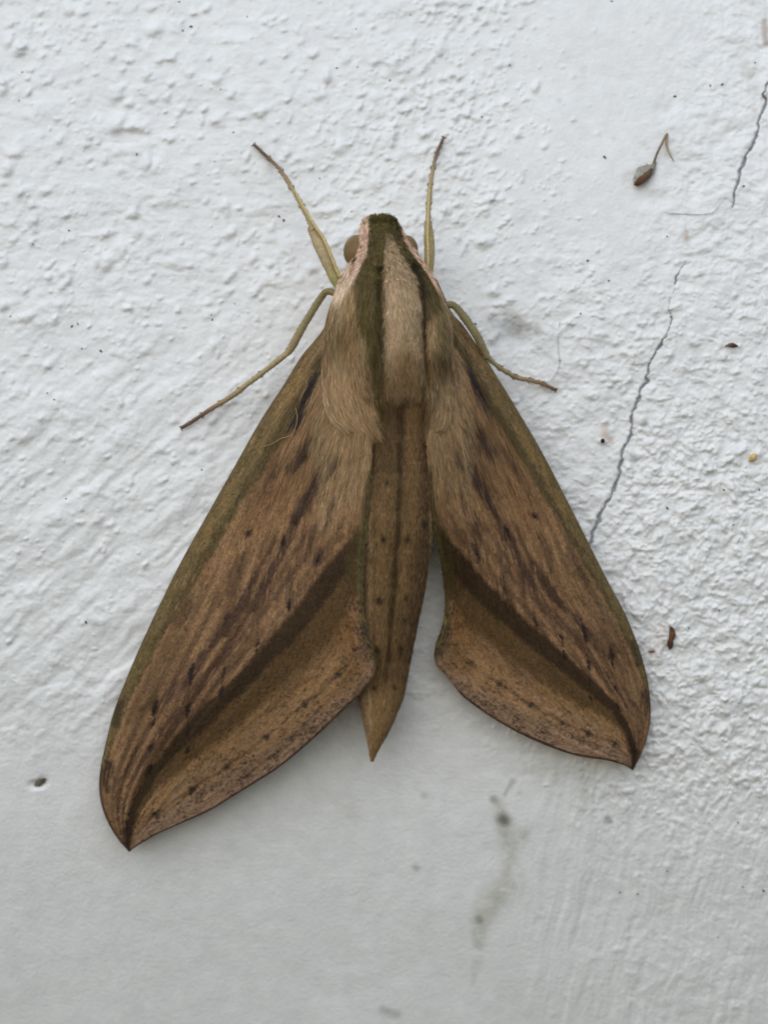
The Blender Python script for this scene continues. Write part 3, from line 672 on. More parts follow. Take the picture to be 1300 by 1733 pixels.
def body_color(x, y):
    jx = x + 3.0 * fbm(x / 8, y / 22, 3, 401); jy = y + 9 * fbm(x / 5, y / 20, 3, 403)
    col = np.ones(x.shape + (3,)) * alb(118, 93, 62)
    def mix(mask, c, a=1.0):
        nonlocal col
        k = (np.clip(mask, 0, 1) * a)[..., None]; col = col * (1 - k) + alb(*c) * k
    ab = sst(652, 668, y + 16 * (vnoise(x / 4.5, y / 40, 77) - 0.5) + 8 * fbm(x / 14, y / 30, 2, 78)) * sst(624, 634, x + 4 * fbm(x / 6, y / 20, 2, 79)) * sst(731, 723, x)
    # abdomen tones
    mix(ab, (101, 79, 52), 1)
    mix(ab * stroke(jx, jy, [(660, 660), (658, 800), (652, 900)], [34, 34, 30], 0.8) * (1 - sst(780, 830, jy)), (84, 66, 43), 0.75)
    mix(ab * stroke(jx, jy, [(696, 680), (700, 800), (694, 900), (680, 1010)], [10, 10, 10, 8], 0.8), (128, 99, 64), 0.55)
    mix(ab * stroke(jx, jy, [(648, 820), (645, 900), (640, 1000), (636, 1090)], [9, 10, 9, 7], 0.8), (124, 97, 64), 0.5)
    mix(ab * stroke(jx, jy, [(677, 665), (677, 780), (674, 880), (668, 980), (660, 1080), (650, 1170)], [9, 4.5, 4.5, 5.5, 4.5, 4.5], 0.6), (62, 47, 28), 0.9)
    mix(ab * stroke(jx, jy, [(632, 690), (628, 800), (622, 1000)], [9, 8, 6], 0.8), (82, 66, 40), 0.5)  # darker left edge, the wing's shadow put into the colour
    mix(ab * stroke(jx, jy, [(722, 700), (722, 800), (722, 900), (705, 1010), (690, 1090)], [10, 9, 8, 7, 5], 0.8), (92, 68, 50), 0.6)
    mix(sst(1120, 1190, jy), (134, 106, 72), 0.8)
    for yy in (735, 800, 865, 930, 995, 1060, 1120):
        mix(ab * (1 - sst(2, 10, np.abs(jy - yy - 4))), (134, 108, 74), 0.10)
    for px, py, r in ((650, 908, 5), (690, 909, 5.5), (644, 1012, 5), (640, 1011, 4), (687, 1008, 3.5), (639, 1095, 5), (678, 1091, 4), (677, 1102, 3), (634, 1158, 4), (669, 1157, 3.5), (655, 812, 4), (684, 1045, 3), (718, 884, 4)):
        mix(stroke(x + 1.5 * fbm(x / 3, y / 3, 2, 9), y + 1.5 * fbm(x / 3, y / 3, 2, 10), [(px, py), (px + .5, py + 1)], [r, r], 0.7), (38, 31, 24), 0.9)
    # thorax
    tx = 1 - ab
    mix(tx, (142, 117, 86), 1)
    mix(tx * stroke(jx, jy, [(596, 520), (592, 600), (600, 680)], [30, 34, 22], 0.7), (148, 120, 87), 0.7)
    mix(tx * stroke(jx, jy, [(580, 510), (566, 545), (575, 600)], [12, 12, 10], 0.8), (150, 130, 98), 0.7)
    mix(tx * stroke(jx, jy, [(612, 500), (618, 560), (632, 620)], [8, 9, 6], 0.8), (126, 112, 76), 0.6)
    mix(tx * stroke(jx, jy, [(742, 500), (748, 560), (740, 640)], [16, 16, 14], 0.7), (132, 112, 82), 0.8)
    mix(tx * stroke(jx, jy, [(728, 480), (738, 520), (744, 570)], [10, 9, 5], 0.7), (106, 92, 58), 0.7)
    # dark olive dorsal bands, darker lines along the tegula grooves
    lv = sst(0, 1, 1)
    mix(stroke(jx, y, [(640, 376), (636, 400), (634, 430), (628, 455), (630, 490), (634, 530), (640, 580), (640, 630), (634, 665)], [30, 20, 18, 22, 24, 21, 15, 10, 6], 0.22), (76, 65, 35), 0.95)
    mix(stroke(jx, y, [(643, 470), (646, 540), (646, 600), (642, 650)], [7, 7, 6, 5], 0.7), (52, 43, 22), 0.75)
    mix(stroke(x, y, [(634, 370), (660, 370), (668, 385)], [16, 14, 10], 0.3), (80, 70, 36), 0.95)
    mix(stroke(jx, y, [(664, 378), (676, 405), (690, 432), (706, 456), (722, 482), (728, 505)], [12, 10, 11, 12, 12, 8], 0.25), (76, 65, 35), 0.95)
    mix(stroke(jx, y, [(700, 450), (710, 480), (717, 520), (718, 560), (720, 640)], [6, 7, 6, 4, 2.5], 0.5), (44, 37, 22), 0.9)  # end of the olive band, then painted shade of the tegula gap
    # pale dorsal stripe
    mix(stroke(jx, y, [(656, 396), (661, 420), (668, 445), (676, 470), (682, 510), (684, 560), (685, 610), (685, 655), (685, 720)], [5, 11, 18, 25, 28, 30, 34, 38, 40], 0.13) * tx * (0.35 + 0.65 * sst(396, 436, y)), (148, 126, 98), 0.95)
    mix(tx * stroke(jx, jy, [(660, 470), (662, 540), (664, 640)], [9, 10, 10], 0.8) * sst(450, 480, y), (164, 138, 110), 0.45)
    mix(tx * stroke(jx, jy, [(686, 560), (684, 640)], [5, 8], 0.9), (122, 104, 66), 0.45)
    mix(tx * stroke(jx, jy, [(690, 600), (672, 650), (702, 655)], [20, 20, 16], 0.9), (138, 108, 76), 0.5)
    mix(tx * sst(560, 655, y) * sst(636, 650, x) * sst(732, 722, x), (113, 91, 62), 0.88)
    for px, py, r in ((641, 451, 6), (646, 448, 5), (694, 446, 6), (698, 451, 5)):
        mix(stroke(x, y, [(px, py), (px + 2, py)], [r, r], 0.6), (34, 28, 18), 0.85)
    # pink side bands of the head
    pk = stroke(x + 1.5 * fbm(x / 6, y / 9, 2, 431), y, [(616, 374), (614, 400), (611, 425), (600, 450), (588, 470), (574, 492)], [10, 11, 11, 12, 12, 9], 0.2)
    mix(pk, (202, 178, 154), 0.95)
    mix(stroke(x, y, [(622, 385), (619, 410), (614, 430), (600, 455)], [4, 5, 5, 4], 0.8), (190, 152, 134), 0.7)
    mix(stroke(x, y, [(605, 432), (599, 444)], [2.4, 1.6], 0.5), (60, 42, 32), 0.95)  # dark paint in place of the shaded antennal slot
    pk = stroke(x, y, [(680, 388), (690, 408), (704, 430), (720, 452), (735, 478)], [5, 7, 6, 5, 4], 0.25)
    mix(pk, (204, 172, 148), 0.95)
    mix(stroke(x, y, [(738, 480), (750, 505), (757, 530)], [3, 3, 2], 0.6), (170, 146, 112), 0.7)
    g = fbm(x / 2.2, y / 7, 2, 441); col *= (1 + 0.20 * g)[..., None]
    return col

CB = body_color(bx, by)
lowm = sst(0.1, -0.25, s_ + 0 * bx)[..., None]
CB = CB * (1 - lowm) + alb(150, 130, 98) * lowm
# the shoulder fur runs out onto the wings instead of ending in a ball
def merge(bh, hf, side, y0, y1, x0, x1, e):
    w = sst(y0, y1, by) * (sst(x0, x1, bx)) * sst(-0.10, 0.06, s_) * (1 - sst(734, 748, by))
    tgt = hf(bx, by)[..., 0] + e
    return bh * (1 - w) + tgt * w
bh = merge(bh, hL, -1, 505, 640, 642, 585, 0.10)
bh = merge(bh, hR, 1, 590, 655, 722, 742, 0.12)
PB = W(bx, by, bh)
qb = grid_quads(NT, NK, wrap=True)
nb = NT * NK
V = np.vstack([PB.reshape(-1, 3), PB[0].mean(0)[None], PB[-1].mean(0)[None]])
j = np.arange(NK)
tr = np.vstack([np.stack([np.full(NK, nb), (j + 1) % NK, j], -1), np.stack([np.full(NK, nb + 1), (NT - 1) * NK + j, (NT - 1) * NK + (j + 1) % NK], -1)])
body = obj('body', make_mesh('body', V, qb, tr, np.vstack([CB.reshape(-1, 3), CB[0].mean(0)[None], CB[-1].mean(0)[None]])), M['body'], moth)

# ---- fur: thin tapered strands combed along the surface grids
def strands(P, N, C, ii, jj, di, dj, length_mult, lift, width, jitter=0.15, tipgain=1.15, segs=3, shade=0.16):
    """P,N,C grids. strands start at float indices ii,jj and run by di,dj grid steps"""
    n = len(ii)
    t = np.linspace(0, 1, segs + 1)
    pos = []
    for s in t:
        a = ii + di * s; b_ = jj + dj * s
        p = bil(P, a, b_); nn = bil(N, a, b_)
        mm = P.shape[1]; ov = np.maximum(b_ - (mm - 1), 0)[:, None]; ai = np.clip(a, 0, P.shape[0] - 1).astype(int)
        p = p + ov * (P[ai, mm - 1] - P[ai, mm - 2])
        pos.append(p + nn * (lift[:, None] * (0.12 + 0.88 * s * (1.6 - 0.6 * s))))
    pos = np.stack(pos, 1)                        # n, segs+1, 3
    d = pos[:, -1] - pos[:, 0]; nn = bil(N, ii, jj)
    side = np.cross(d, nn); side /= (np.linalg.norm(side, axis=1, keepdims=True) + 1e-12)
    tw = rng.normal(0, 0.45, n)[:, None]
    side = side * np.cos(tw) + nn * np.sin(tw)
    # sideways bend
    bend = side * (rng.normal(0, jitter, n) * np.linalg.norm(d, axis=1))[:, None]
    for k in range(segs + 1): pos[:, k] += bend * (t[k] ** 2)
    k0 = np.exp(rng.normal(0, shade, n)); pr0 = rng.random(n); k0 = np.where(pr0 < 0.06, k0 * 0.5, np.where(pr0 > 0.955, k0 * 1.3, k0))
    c0 = bil(C, ii, jj) * k0[:, None]
    verts = []; cols = []
    prof = [1.0, 0.95, 0.7, 0.0] if segs == 3 else [1.0, 0.8, 0.0]
    for k in range(segs):
        w = (width * prof[k])[:, None] * side
        verts += [pos[:, k] - w, pos[:, k] + w]
        cc = c0 * (0.88 + (tipgain - 0.88) * t[k]); cols += [cc, cc]
    verts.append(pos[:, segs]); cols.append(c0 * tipgain)
    m = 2 * segs + 1
    Vv = np.stack(verts, 1).reshape(-1, 3); Cc = np.stack(cols, 1).reshape(-1, 3)
    base = np.arange(n) * m
    Q = [np.stack([base + 2 * k, base + 2 * k + 1, base + 2 * k + 3, base + 2 * k + 2], -1) for k in range(segs - 1)]
    T = np.stack([base + 2 * segs - 2, base + 2 * segs - 1, base + 2 * segs], -1)
    return Vv, np.vstack(Q), T, Cc

def join(parts):
    Vs, Qs, Ts, Cs, off = [], [], [], [], 0
    for v, q_, t_, c in parts:
        Vs.append(v); Qs.append(q_ + off); Ts.append(t_ + off); Cs.append(c); off += len(v)
    return np.vstack(Vs), np.vstack(Qs), np.vstack(Ts), np.vstack(Cs)

def out_normals(P, ref):
    N = grid_normals(P)
    s = np.sign(np.mean(np.sum(N * ref, -1)))
    return N * (s if s != 0 else 1)

TOP = slice(0, 152)
PBt, CBt, bxt, byt = PB[:, TOP], CB[:, TOP], bx[:, TOP], by[:, TOP]
NBt = out_normals(PBt, np.array([0, -1, 0]))
def pick(n, ymin, ymax, jmin=1, jmax=150):
    i0, i1 = np.searchsorted(ty, [ymin, ymax])
    # area-weighted in x: choose theta by cos so that strands are even over the width
    cth = rng.uniform(-1, 1, n); thv = np.arccos(cth)
    return rng.uniform(i0, i1, n), np.clip(thv / math.pi * 150, jmin, jmax)
dty = (1289 - 380) / (NT - 30)        # px per grid row
parts = []
# thorax: long combed hair; the left side flows towards the middle
n = 42000; ii, jj = pick(n, 455, 706)
kp = (bil(byt, ii, jj) < 668) | (bil(bxt, ii, jj) < 634) | (bil(bxt, ii, jj) > 724); ii, jj = ii[kp], jj[kp]; n = len(ii)
X = bil(bxt, ii, jj); Y = bil(byt, ii, jj)
L = rng.uniform(20, 40, n) * sst(440, 520, Y) + 8
leftside = sst(655, 610, X) * sst(500, 560, Y); mids = sst(640, 655, X) * sst(722, 712, X); L = L * (1 - 0.45 * mids)
parts.append(strands(PBt, NBt, CBt, ii, jj, L / dty, -leftside * L * 0.10 - rng.normal(0, 1.2, n), 1, rng.uniform(0.04, 0.30, n) * MM * (0.5 + 0.5 * sst(480, 560, Y)) * (1 - 0.55 * mids), rng.uniform(0.42, 0.8, n) * PX, 0.07))
# head and collar: short plush
n = 9000; ii, jj = pick(n, 367, 480)
L = rng.uniform(6, 13, n)
parts.append(strands(PBt, NBt, CBt, ii, jj, L / dty, rng.normal(0, 1, n), 1, rng.uniform(0.04, 0.16, n) * MM, rng.uniform(0.5, 0.9, n) * PX, 0.2))
# forehead fringe standing forward
n = 500; ii = rng.uniform(1, 16, n); jj = rng.uniform(20, 130, n)
parts.append(strands(PBt, NBt, CBt, ii, jj, -rng.uniform(0, 3, n), rng.normal(0, 2, n), 1, rng.uniform(0.10, 0.28, n) * MM, rng.uniform(0.4, 0.8, n) * PX, 0.3))
# abdomen: short flat hair scales
n = 30000; ii, jj = pick(n, 655, 1283)
L = rng.uniform(6, 13, n) + 10 * rng.random(n) * sst(740, 680, bil(byt, ii, jj)); L = np.minimum(L, np.maximum(1289 - bil(byt, ii, jj), 1) * 0.9 + 2)
parts.append(strands(PBt, NBt, CBt, ii, jj, L / dty, rng.normal(0, .6, n), 1, rng.uniform(0.01, 0.07, n) * MM, rng.uniform(0.4, 0.75, n) * PX, 0.06, 1.08, 2))
v_, q_, t_, c_2 = join([(p if len(p[1].shape) == 2 else p) for p in parts])
fur = obj('fur', make_mesh('body_fur', v_, q_, t_, c_2, smooth=False), M['fur'], body); fur['kind'] = 'stuff'

def wing_fur(P, C, x, y, left, wing):
    N = out_normals(P, np.array([0, -1, 0]))
    parts = []
    ppv = np.linalg.norm(np.diff(np.stack([x, y], -1), axis=0), axis=-1).mean()     # px per row
    area = np.hypot(x[:, 0] - x[:, -1], y[:, 0] - y[:, -1]) ; cdf = np.cumsum(area) / area.sum()
    def pk(n): return np.interp(rng.random(n), cdf, np.arange(NV)), rng.uniform(2, NU - 3, n)
    # all over: short scales along the wing
    n = 30000; ii, jj = pk(n)
    L = rng.uniform(3, 6.5, n)
    ii2 = np.minimum(ii, NV - 2 - L / ppv)
    parts.append(strands(P, N, C, ii2, jj, L / ppv, rng.normal(0, 1.0, n), 1, rng.uniform(0.0, 0.035, n) * MM, rng.uniform(0.4, 0.7, n) * PX, 0.12, 1.06, 2, 0.16))
    # base field: long soft hair along the inner half
    n = 95000; ii, jj = pk(n)
    X = bil(x, ii, jj); Y = bil(y, ii, jj); lead = x[ii.astype(int), 0]; inn = x[ii.astype(int), -1]
    f = (jj / NU)
    keep = rng.random(n) < sst(0.30, 0.62, f) * (1 - sst(720, 860, Y)) * 0.95 + 0.12 * (1 - sst(820, 1000, Y)) * sst(.1, .3, f)
    ii, jj, Y = ii[keep], jj[keep], Y[keep]; n = len(ii)
    L = rng.uniform(16, 38, n) * (1 - 0.5 * sst(700, 900, Y))
    parts.append(strands(P, N, C, ii, jj, L / ppv, rng.normal(0, 1.5, n), 1, rng.uniform(0.01, 0.13, n) * MM, rng.uniform(0.3, 0.6, n) * PX, 0.06, 1.12, 3, 0.15))
    # fringe on the inner margin
    n = 2600; ii = NV * (0.10 + 0.48 * rng.random(n) ** 1.3); jj = rng.uniform(NU - 8, NU - 2, n)
    parts.append(strands(P, N, C, ii, jj, rng.uniform(3, 11, n) * (1 - 0.6 * ii / NV / 0.58) / ppv, rng.uniform(1, 8, n) * (1 - 0.55 * ii / NV / 0.58), 1, rng.uniform(0.0, 0.06, n) * MM, rng.uniform(0.35, 0.6, n) * PX, 0.25, 1.3, 2))
    v_, q_, t_, c_ = join(parts)
    o = obj('fur', make_mesh('wing_fur', v_, q_, t_, c_, smooth=False), M['fur'], wing); o['kind'] = 'stuff'
wing_fur(PL, CLc, xl, yl, True, wl)
wing_fur(PR, CRc, xr_, yr_, False, wr)

# a few stray pale hairs curling over the left costal band
def tube(pts, rad, nseg=40, nr=8, squash=1.0, cols=None, dims=3):
    """pts: px,py,h(mm) ; rad in px. returns verts, quads, tris, colours"""
    Q = smooth_line(pts, nseg); s = np.linspace(0, 1, nseg)
    # h is carried along by smooth_line (third column)
    P = W(Q[:, 0], Q[:, 1], Q[:, 2])
    pr = np.linspace(0, 1, len(rad)) if np.ndim(rad[0]) == 0 else None
    r = np.interp(s, pr, rad) * PX
    if nr >= 10: r = r * (1 + 0.10 * vnoise(s * nseg / 5.0, s * 0 + 3.3, int(pts[0][0]) % 50) - 0.05)
    T = np.gradient(P, axis=0); T /= np.linalg.norm(T, axis=1, keepdims=True)
    A = np.cross(T, np.array([0, -1.0, 0])); A /= (np.linalg.norm(A, axis=1, keepdims=True) + 1e-12); B = np.cross(A, T)
    an = np.linspace(0, 2 * math.pi, nr, endpoint=False)
    V = P[:, None] + r[:, None, None] * (np.cos(an)[None, :, None] * A[:, None] + squash * np.sin(an)[None, :, None] * B[:, None])
    quads = grid_quads(nseg, nr, wrap=True); k = nseg * nr
    jn = np.arange(nr)
    tris = np.vstack([np.stack([np.full(nr, k), (jn + 1) % nr, jn], -1), np.stack([np.full(nr, k + 1), (nseg - 1) * nr + jn, (nseg - 1) * nr + (jn + 1) % nr], -1)])
    VV = np.vstack([V.reshape(-1, 3), P[:1], P[-1:]])
    if cols is None: CC = None
    else:
        cs = np.stack([np.interp(s, np.linspace(0, 1, len(cols)), [alb(*c)[k_] for c in cols]) for k_ in range(3)], -1)
        CC = np.vstack([np.repeat(cs, nr, 0), cs[:1], cs[-1:]])
    return VV, quads, tris, CC

hp_ = lambda x, y, e=0.15: (x, y, float(hL(np.array([x]), np.array([y]))[0, 0]) + e)
strays = [tube([hp_(500, 690), hp_(503, 710, .35), hp_(494, 735, .4), hp_(476, 742, .3), hp_(458, 752, .3), hp_(440, 757)], [0.5, 0.6, 0.3], 24, 5, cols=[(150, 134, 84)] * 2),
          tube([hp_(512, 640), hp_(520, 650, .4), hp_(512, 668, .4), hp_(504, 690)], [0.4, 0.5, 0.3], 16, 5, cols=[(140, 124, 76)] * 2)]
v_, q_, t_, c_3 = join(strays)
so = obj('stray_hair', make_mesh('stray_hair', v_, q_, t_, c_3), M['fur'], wl); so['kind'] = 'stuff'

# ---- eyes
def eye(px, py, rx, ry, h, rh):
    n, m = 28, 40
    ph = np.linspace(0.0, math.pi, n)[:, None]; an = np.linspace(0, 2 * math.pi, m, endpoint=False)[None]
    x = px + rx * np.sin(ph) * np.cos(an); y = py + ry * np.sin(ph) * np.sin(an); hgt = h + rh * np.cos(ph) + 0 * an
    return make_mesh('eye', W(x, y, hgt), grid_quads(n, m, wrap=True)[:, ::-1])
obj('eye', eye(606, 426, 25, 29, 5.0, 1.5), M['eye'], moth)
obj('eye', eye(689, 424, 19, 26, 4.8, 1.4), M['eye'], moth)

# ---- legs
def wl_h(px, py, e): return float(wall_mm(px, py)[0]) + e
GRN = (118, 108, 78); PAL = (152, 136, 102); TAN = (142, 124, 93); DRK = (92, 73, 60)
def leg(up_pts, up_r, up_c, tar_pts, tar_r, tar_c, ridge=None, squash=0.7, bside=1):
    up_r = [r * 0.92 for r in up_r]; tar_r = [r * 0.86 for r in tar_r]
    v, q_, t_, c = tube(up_pts, up_r, 70, 14, squash, up_c)
    L = obj('leg', make_mesh('leg', v, q_, t_, c), M['leg'], moth)
    ss = np.linspace(0, 1, 60); rj = np.interp(ss, np.linspace(0, 1, len(tar_r)), tar_r)
    saw = (ss * 4.6 + 0.35) % 1.0; rj = rj * (0.92 + 0.15 * saw)        # flared tarsal joints
    v, q_, t_, c = tube(tar_pts, list(rj), 60, 10, 0.85, tar_c)
    parts = [(v, q_, t_, c)]
    # claws
    a = np.array(tar_pts[-1]); b_ = np.array(tar_pts[-2]); d = (a - b_)[:2]; d = d / np.linalg.norm(d); pn = np.array([-d[1], d[0]])
    for s in (-1, 1):
        e1 = a[:2] + d * 1.5 + pn * s * 2.5; e2 = a[:2] + d * 0.5 + pn * s * 5.0
        parts.append(tube([tuple(a), (*e1, a[2] + 0.05), (*e2, a[2] - 0.12)], [1.5, 1.1, 0.4], 8, 6, 1, [DRK, (70, 50, 40)]))
    v, q_, t_, c = join(parts)
    obj('tarsus', make_mesh('tarsus', v, q_, t_, c), M['leg'], L)
    if ridge:
        v, q_, t_, c = tube(ridge[0], ridge[1], 40, 8, 0.8, [(166, 148, 102)] * 2)
        obj('ridge', make_mesh('ridge', v, q_, t_, c), M['leg'], L)
    # bristles and shaggy scales
    bl_ = []
    Qt = smooth_line(tar_pts, 60); Qu = smooth_line(up_pts, 60)
    for Q, rr, nn_, ln in ((Qt, tar_r, 60, (3, 6)), (Qu, up_r, 120, (3, 6))):
        for _ in range(nn_):
            k = rng.integers(3, 57); p = Q[k]; d = Q[k + 1][:2] - Q[k - 1][:2]; d /= np.linalg.norm(d); pn = np.array([-d[1], d[0]])
            s = bside if rng.random() < 0.7 else -bside
            r = np.interp(k / 59, np.linspace(0, 1, len(rr)), rr)
            b0 = p[:2] + pn * s * r * 0.8; ll = rng.uniform(*ln)
            b1 = b0 + (pn * s * 0.5 + d * 0.85) * ll
            bl_.append(tube([(*b0, p[2]), (*((b0 + b1) / 2), p[2] + 0.04), (*b1, p[2] + 0.03)], [0.8, 0.65, 0.2], 4, 3, 1, [tuple(np.array(PAL) * rng.uniform(0.65, 1.1))] * 2))
    for k in (14, 26, 37, 47):                    # spurs at the joints
        p = Qt[k]; d = Qt[k + 1][:2] - Qt[k - 1][:2]; d /= np.linalg.norm(d); pn = np.array([-d[1], d[0]])
        r = np.interp(k / 59, np.linspace(0, 1, len(tar_r)), tar_r)
        for sgn in (-1, 1):
            b0 = p[:2] + pn * sgn * r * 0.6; b1 = b0 + pn * sgn * 3.2 + d * 6.5
            bl_.append(tube([(*b0, p[2]), (*((b0 + b1) / 2 + pn * sgn * 0.6), p[2] + 0.03), (*b1, p[2])], [1.6, 1.2, 0.3], 5, 4, 1, [TAN, (104, 82, 62)]))
    v, q_, t_, c = join(bl_)
    o = obj('bristles', make_mesh('bristles', v, q_, t_, c), M['leg'], L); o['kind'] = 'stuff'
    return L

leg([(590, 505, 5.0), (569, 477, 4.8), (556, 446, 4.4), (540, 412, 4.0), (526, 384, 3.5)], [7, 8.5, 11.5, 11.5, 7], [GRN, (126, 118, 72), TAN, PAL, (140, 116, 84)],
    [(531, 390, 3.8), (518, 362, 3.3), (497, 324, 2.4), (476, 290, 1.5), (460, 273, wl_h(460, 273, 0.65)), (444, 258, wl_h(444, 258, 0.45)), (430, 245, wl_h(430, 245, 0.35))], [5.2, 5.0, 4.6, 4.2, 3.6, 3.4, 3.0],
    [PAL, PAL, PAL, TAN, (120, 92, 66), DRK, DRK], ridge=([(575, 470, 5.0), (560, 432, 5.0), (548, 404, 4.5), (534, 384, 4.1), (518, 358, 3.6), (498, 322, 2.75)], [3.0, 3.0, 2.8, 2.8, 2.4, 1.4]), bside=-1)
leg([(722, 490, 5.0), (725, 462, 4.8), (727, 430, 4.5), (726, 400, 4.1), (724, 374, 3.7)], [7, 8, 9.5, 9.0, 6], [GRN, (128, 120, 74), TAN, (140, 124, 80), TAN],
    [(724, 384, 3.9), (726, 345, 3.2), (729, 308, 2.3), (735, 277, 1.4), (741, 256, wl_h(741, 256, 0.6)), (751, 233, wl_h(751, 233, 0.35))], [4.8, 4.8, 4.4, 3.8, 3.4, 2.8],
    [PAL, PAL, PAL, TAN, DRK, DRK], ridge=([(724, 462, 5.2), (725, 430, 5.1), (724, 395, 4.5), (726, 345, 3.6), (728, 312, 2.7)], [2.4, 2.4, 2.4, 2.0, 1.2]), bside=1)
leg([(575, 500, 4.8), (556, 493, 4.7), (546, 500, 4.5), (530, 524, 4.2), (510, 557, 3.8), (492, 590, 3.2), (480, 602, 3.0)], [6, 6, 6.5, 6.5, 7, 7.5, 5], [GRN, (110, 98, 62), (118, 109, 76), (124, 114, 80), (136, 123, 90), TAN, PAL],
    [(484, 599, 3.1), (455, 622, 2.4), (421, 648, 1.7), (391, 671, 1.1), (357, 692, wl_h(357, 692, 0.7)), (330, 710, wl_h(330, 710, 0.45)), (307, 724, wl_h(307, 724, 0.35))], [6.2, 5.6, 5.2, 5.4, 4.6, 3.8, 3.2],
    [PAL, PAL, PAL, TAN, (132, 108, 78), DRK, DRK], bside=-1)
leg([(745, 520, 4.8), (765, 516, 4.8), (779, 528, 4.8), (794, 548, 4.7), (808, 570, 4.5), (826, 606, 3.6)], [6, 6, 7, 7, 7, 5.5], [GRN, (110, 98, 62), (118, 109, 76), (124, 114, 80), (136, 123, 90), TAN],
    [(820, 600, 3.7), (846, 622, 2.5), (873, 638, 1.5), (890, 642, 1.0), (915, 648, wl_h(915, 648, 0.6)), (941, 660, wl_h(941, 660, 0.4))], [4.8, 4.4, 4.4, 4.2, 3.8, 3.4],
    [PAL, PAL, TAN, TAN, (132, 104, 74), DRK], bside=-1)

# ------------------------------------------------------------------ small things stuck to the wall
def lump(pts, r, cols, squash=0.7, nseg=24, nr=12, name='lump', amp=0.18, seed=0):
    v, q_, t_, c = tube(pts, r, nseg, nr, squash, cols)
    cen = v.mean(0); rr = np.linalg.norm(v - cen, axis=1)
    k = 1 + amp * fbm(v[:, 0] / PX / 6 + seed, v[:, 2] / PX / 6, 2, seed + 3)
    return make_mesh(name, cen + (v - cen) * k[:, None], q_, t_, c)

sh = bpy.data.objects.new('seed_husk', None); COL.objects.link(sh); sh.location = W(1092, 296, wl_h(1092, 296, 0.0))
tag(sh, 'grey oval seed husk with a thin brown stalk, stuck to the upper right wall', 'seed husk')
off = Vector(sh.location)
def child_of_sh(name, me):
    me.transform(__import__('mathutils').Matrix.Translation(-off)); return obj(name, me, M['debris'], sh)
e = 0.5
child_of_sh('husk', lump([(1074, 312, wl_h(1074, 312, .3)), (1082, 302, wl_h(1082, 302, e)), (1093, 291, wl_h(1093, 291, e)), (1104, 283, wl_h(1104, 283, .3)), (1109, 276, wl_h(1109, 276, .3))], [3, 11, 14, 10, 2], [(150, 148, 138), (140, 138, 126), (132, 128, 116), (120, 112, 98)], 0.55, name='husk', amp=0.22, seed=5))
child_of_sh('split', lump([(1076, 314, wl_h(1076, 314, .45)), (1082, 308, wl_h(1082, 308, .75)), (1094, 298, wl_h(1094, 298, .8)), (1105, 285, wl_h(1105, 285, .55))], [4, 7, 6, 2], [(92, 60, 44), (86, 58, 42), (84, 70, 54), (70, 62, 48)], 0.6, name='split', amp=0.1))
child_of_sh('stalk', lump([(1106, 280, wl_h(1106, 280, .3)), (1112, 262, wl_h(1112, 262, .6)), (1121, 243, wl_h(1121, 243, .7)), (1130, 226, wl_h(1130, 226, .5)), (1129, 245, wl_h(1129, 245, .5)), (1135, 262, wl_h(1135, 262, .4)), (1141, 272, wl_h(1141, 272, .2))], [2.4, 2.0, 2.2, 1.8, 2.6, 2.0, 1.0], [(104, 90, 76), (112, 96, 80), (128, 108, 88), (150, 130, 108), (160, 144, 124)], 0.7, 50, name='stalk', amp=0.04))

def debris(name, pts, r, cols, label, cat, squash=0.7, up=0.2, amp=0.18, seed=1):
    P = [(x, y, wl_h(x, y, up)) for x, y in pts]
    return tag(obj(name, lump(P, r, cols, squash, name=name, amp=amp, seed=seed), M['debris']), label, cat)
debris('bark_fragment', [(1137, 1063), (1139, 1074), (1135, 1086), (1134, 1100)], [3, 6, 4.5, 5.5, 2], [(72, 48, 36), (96, 66, 46), (70, 48, 38), (104, 80, 58)], 'short brown bark fragment stuck upright on the plaster beside the right wing', 'fragment', seed=4)
debris('wood_splinter', [(1229, 585), (1238, 584), (1250, 586)], [1.5, 3.5, 4, 1], [(120, 96, 88), (80, 60, 54), (44, 36, 34)], 'tiny dark splinter lying level on the plaster near the right edge', 'splinter', seed=6)
debris('chip_pit', [(57, 1329), (66, 1324), (78, 1318)], [2, 6, 4.5, 1], [(112, 104, 92), (84, 76, 66), (66, 60, 54)], 'dark grey flake in a small chip of the lower left wall', 'pit', 0.45, 0.15, seed=8)  # dark lump added in place of the chip's dark pit
debris('dirt_grain', [(1019, 744), (1021, 746), (1024, 747)], [2.5, 4, 1.5], [(52, 38, 32), (40, 30, 28)], 'black round grain on a rusty smudge left of the long crack', 'grain', 0.8, 0.15, seed=9)
debris('sand_grain', [(1270, 780), (1275, 774), (1279, 768)], [3, 6, 3], [(176, 148, 96), (190, 164, 116)], 'yellowish sand grain stuck in the rough plaster at the right edge', 'grain', 0.8, 0.15, seed=11)
debris('red_fibre_scrap', [(1097, 1102), (1103, 1103), (1109, 1102)], [0.8, 1.8, 0.8], [(140, 74, 62), (120, 64, 54)], 'tiny reddish scrap close to the outer edge of the right wing', 'scrap', 0.7, 0.1, seed=12)

def fibre(pts, label, r=0.55):
    P = [(x, y, wl_h(x, y, 0.10)) for x, y in pts]
    v, q_, t_, c = tube(P, [r, r, r * 0.7], 50, 5, 1)
    tag(obj('fibre', make_mesh('fibre', v, q_, t_), M['fibre']), label, 'fibre', 'hair-thin fibres clinging to the plaster')
fibre([(948, 545), (945, 575), (946, 597), (948, 612), (943, 630), (933, 645)], 'fine grey fibre curving above the right middle leg tip')
fibre([(1136, 361), (1160, 362), (1185, 363), (1206, 360), (1216, 350), (1224, 340)], 'fine grey fibre bent below the seed husk near the short crack')

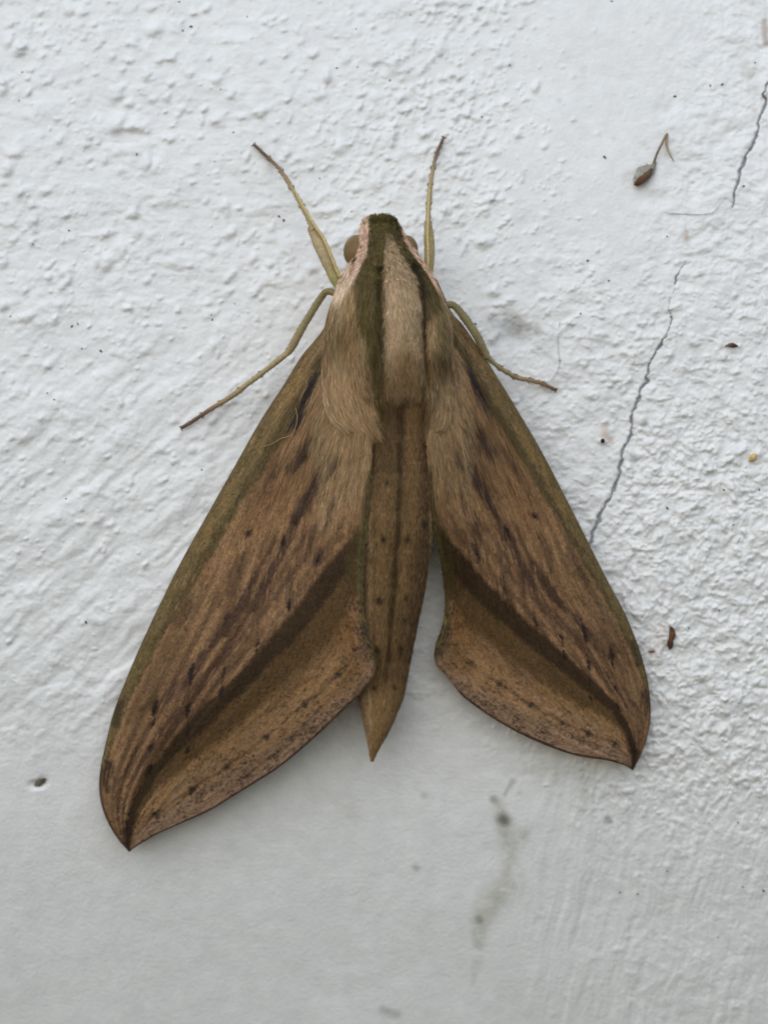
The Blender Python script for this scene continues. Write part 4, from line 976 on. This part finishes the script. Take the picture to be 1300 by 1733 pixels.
SPECKS = [(323, 45, 3.4), (309, 52, 2.2), (231, 261, 2.4), (395, 224, 2.2), (116, 390, 2.2), (37, 122, 2), (31, 170, 1.7), (55, 413, 1.8), (418, 28, 1.6), (303, 3, 2), (373, 151, 1.5), (363, 273, 1.5), (480, 373, 3), (472, 366, 2.6),
          (570, 115, 2.2), (660, 136, 2.5), (605, 113, 1.8), (541, 302, 1.8), (816, 198, 2.4), (595, 358, 1.6), (695, 25, 1.7), (603, 49, 1.6), (1024, 266, 3.6), (1259, 315, 2.8), (1143, 163, 3.2), (1223, 143, 3.2), (1203, 145, 2.4),
          (1036, 2, 2.4), (1279, 106, 2), (995, 441, 2.8), (983, 531, 2.4), (948, 610, 2), (1130, 860, 3), (1031, 475, 2.2), (121, 552, 2.8), (131, 548, 2.2), (138, 590, 1.8), (170, 594, 3), (17, 535, 1.7), (359, 541, 2), (357, 533, 1.5),
          (397, 514, 1.7), (91, 676, 2), (79, 665, 1.6), (111, 844, 1.8), (341, 795, 1.9), (1293, 1507, 3.2), (1258, 1501, 2), (1080, 1513, 2.2), (1050, 1510, 2), (1130, 1474, 2), (1216, 1586, 1.8), (1250, 1392, 2), (1166, 1063, 2.4),
          (1218, 1033, 2.2), (805, 548, 2.6), (1286, 829, 2.2), (1226, 829, 2.4), (1242, 888, 1.8), (145, 1053, 3), (863, 110, 2.0), (1130, 400, 1.8)]
sm = []
for k in range(4):
    n, m_ = 7, 9
    ph = np.linspace(0, math.pi, n)[:, None]; an = np.linspace(0, 2 * math.pi, m_, endpoint=False)[None]
    rr = 1 + 0.3 * np.cos(2 * an + k) + 0.15 * np.cos(3 * an + 2 * k)
    sm.append(make_mesh('dirt_speck', np.stack([rr * np.sin(ph) * np.cos(an), -0.6 * np.cos(ph) + 0 * an, rr * np.sin(ph) * np.sin(an) * 1.15], -1), grid_quads(n, m_, wrap=True)))
for k, (px, py, r) in enumerate(SPECKS):
    o = obj('dirt_speck', sm[k % 4], M['speck'], wall)
    o.location = W(px, py, wl_h(px, py, 0.02)); o.scale = (r * PX * 0.72,) * 3; o.rotation_euler = (0, k * 1.7, 0)
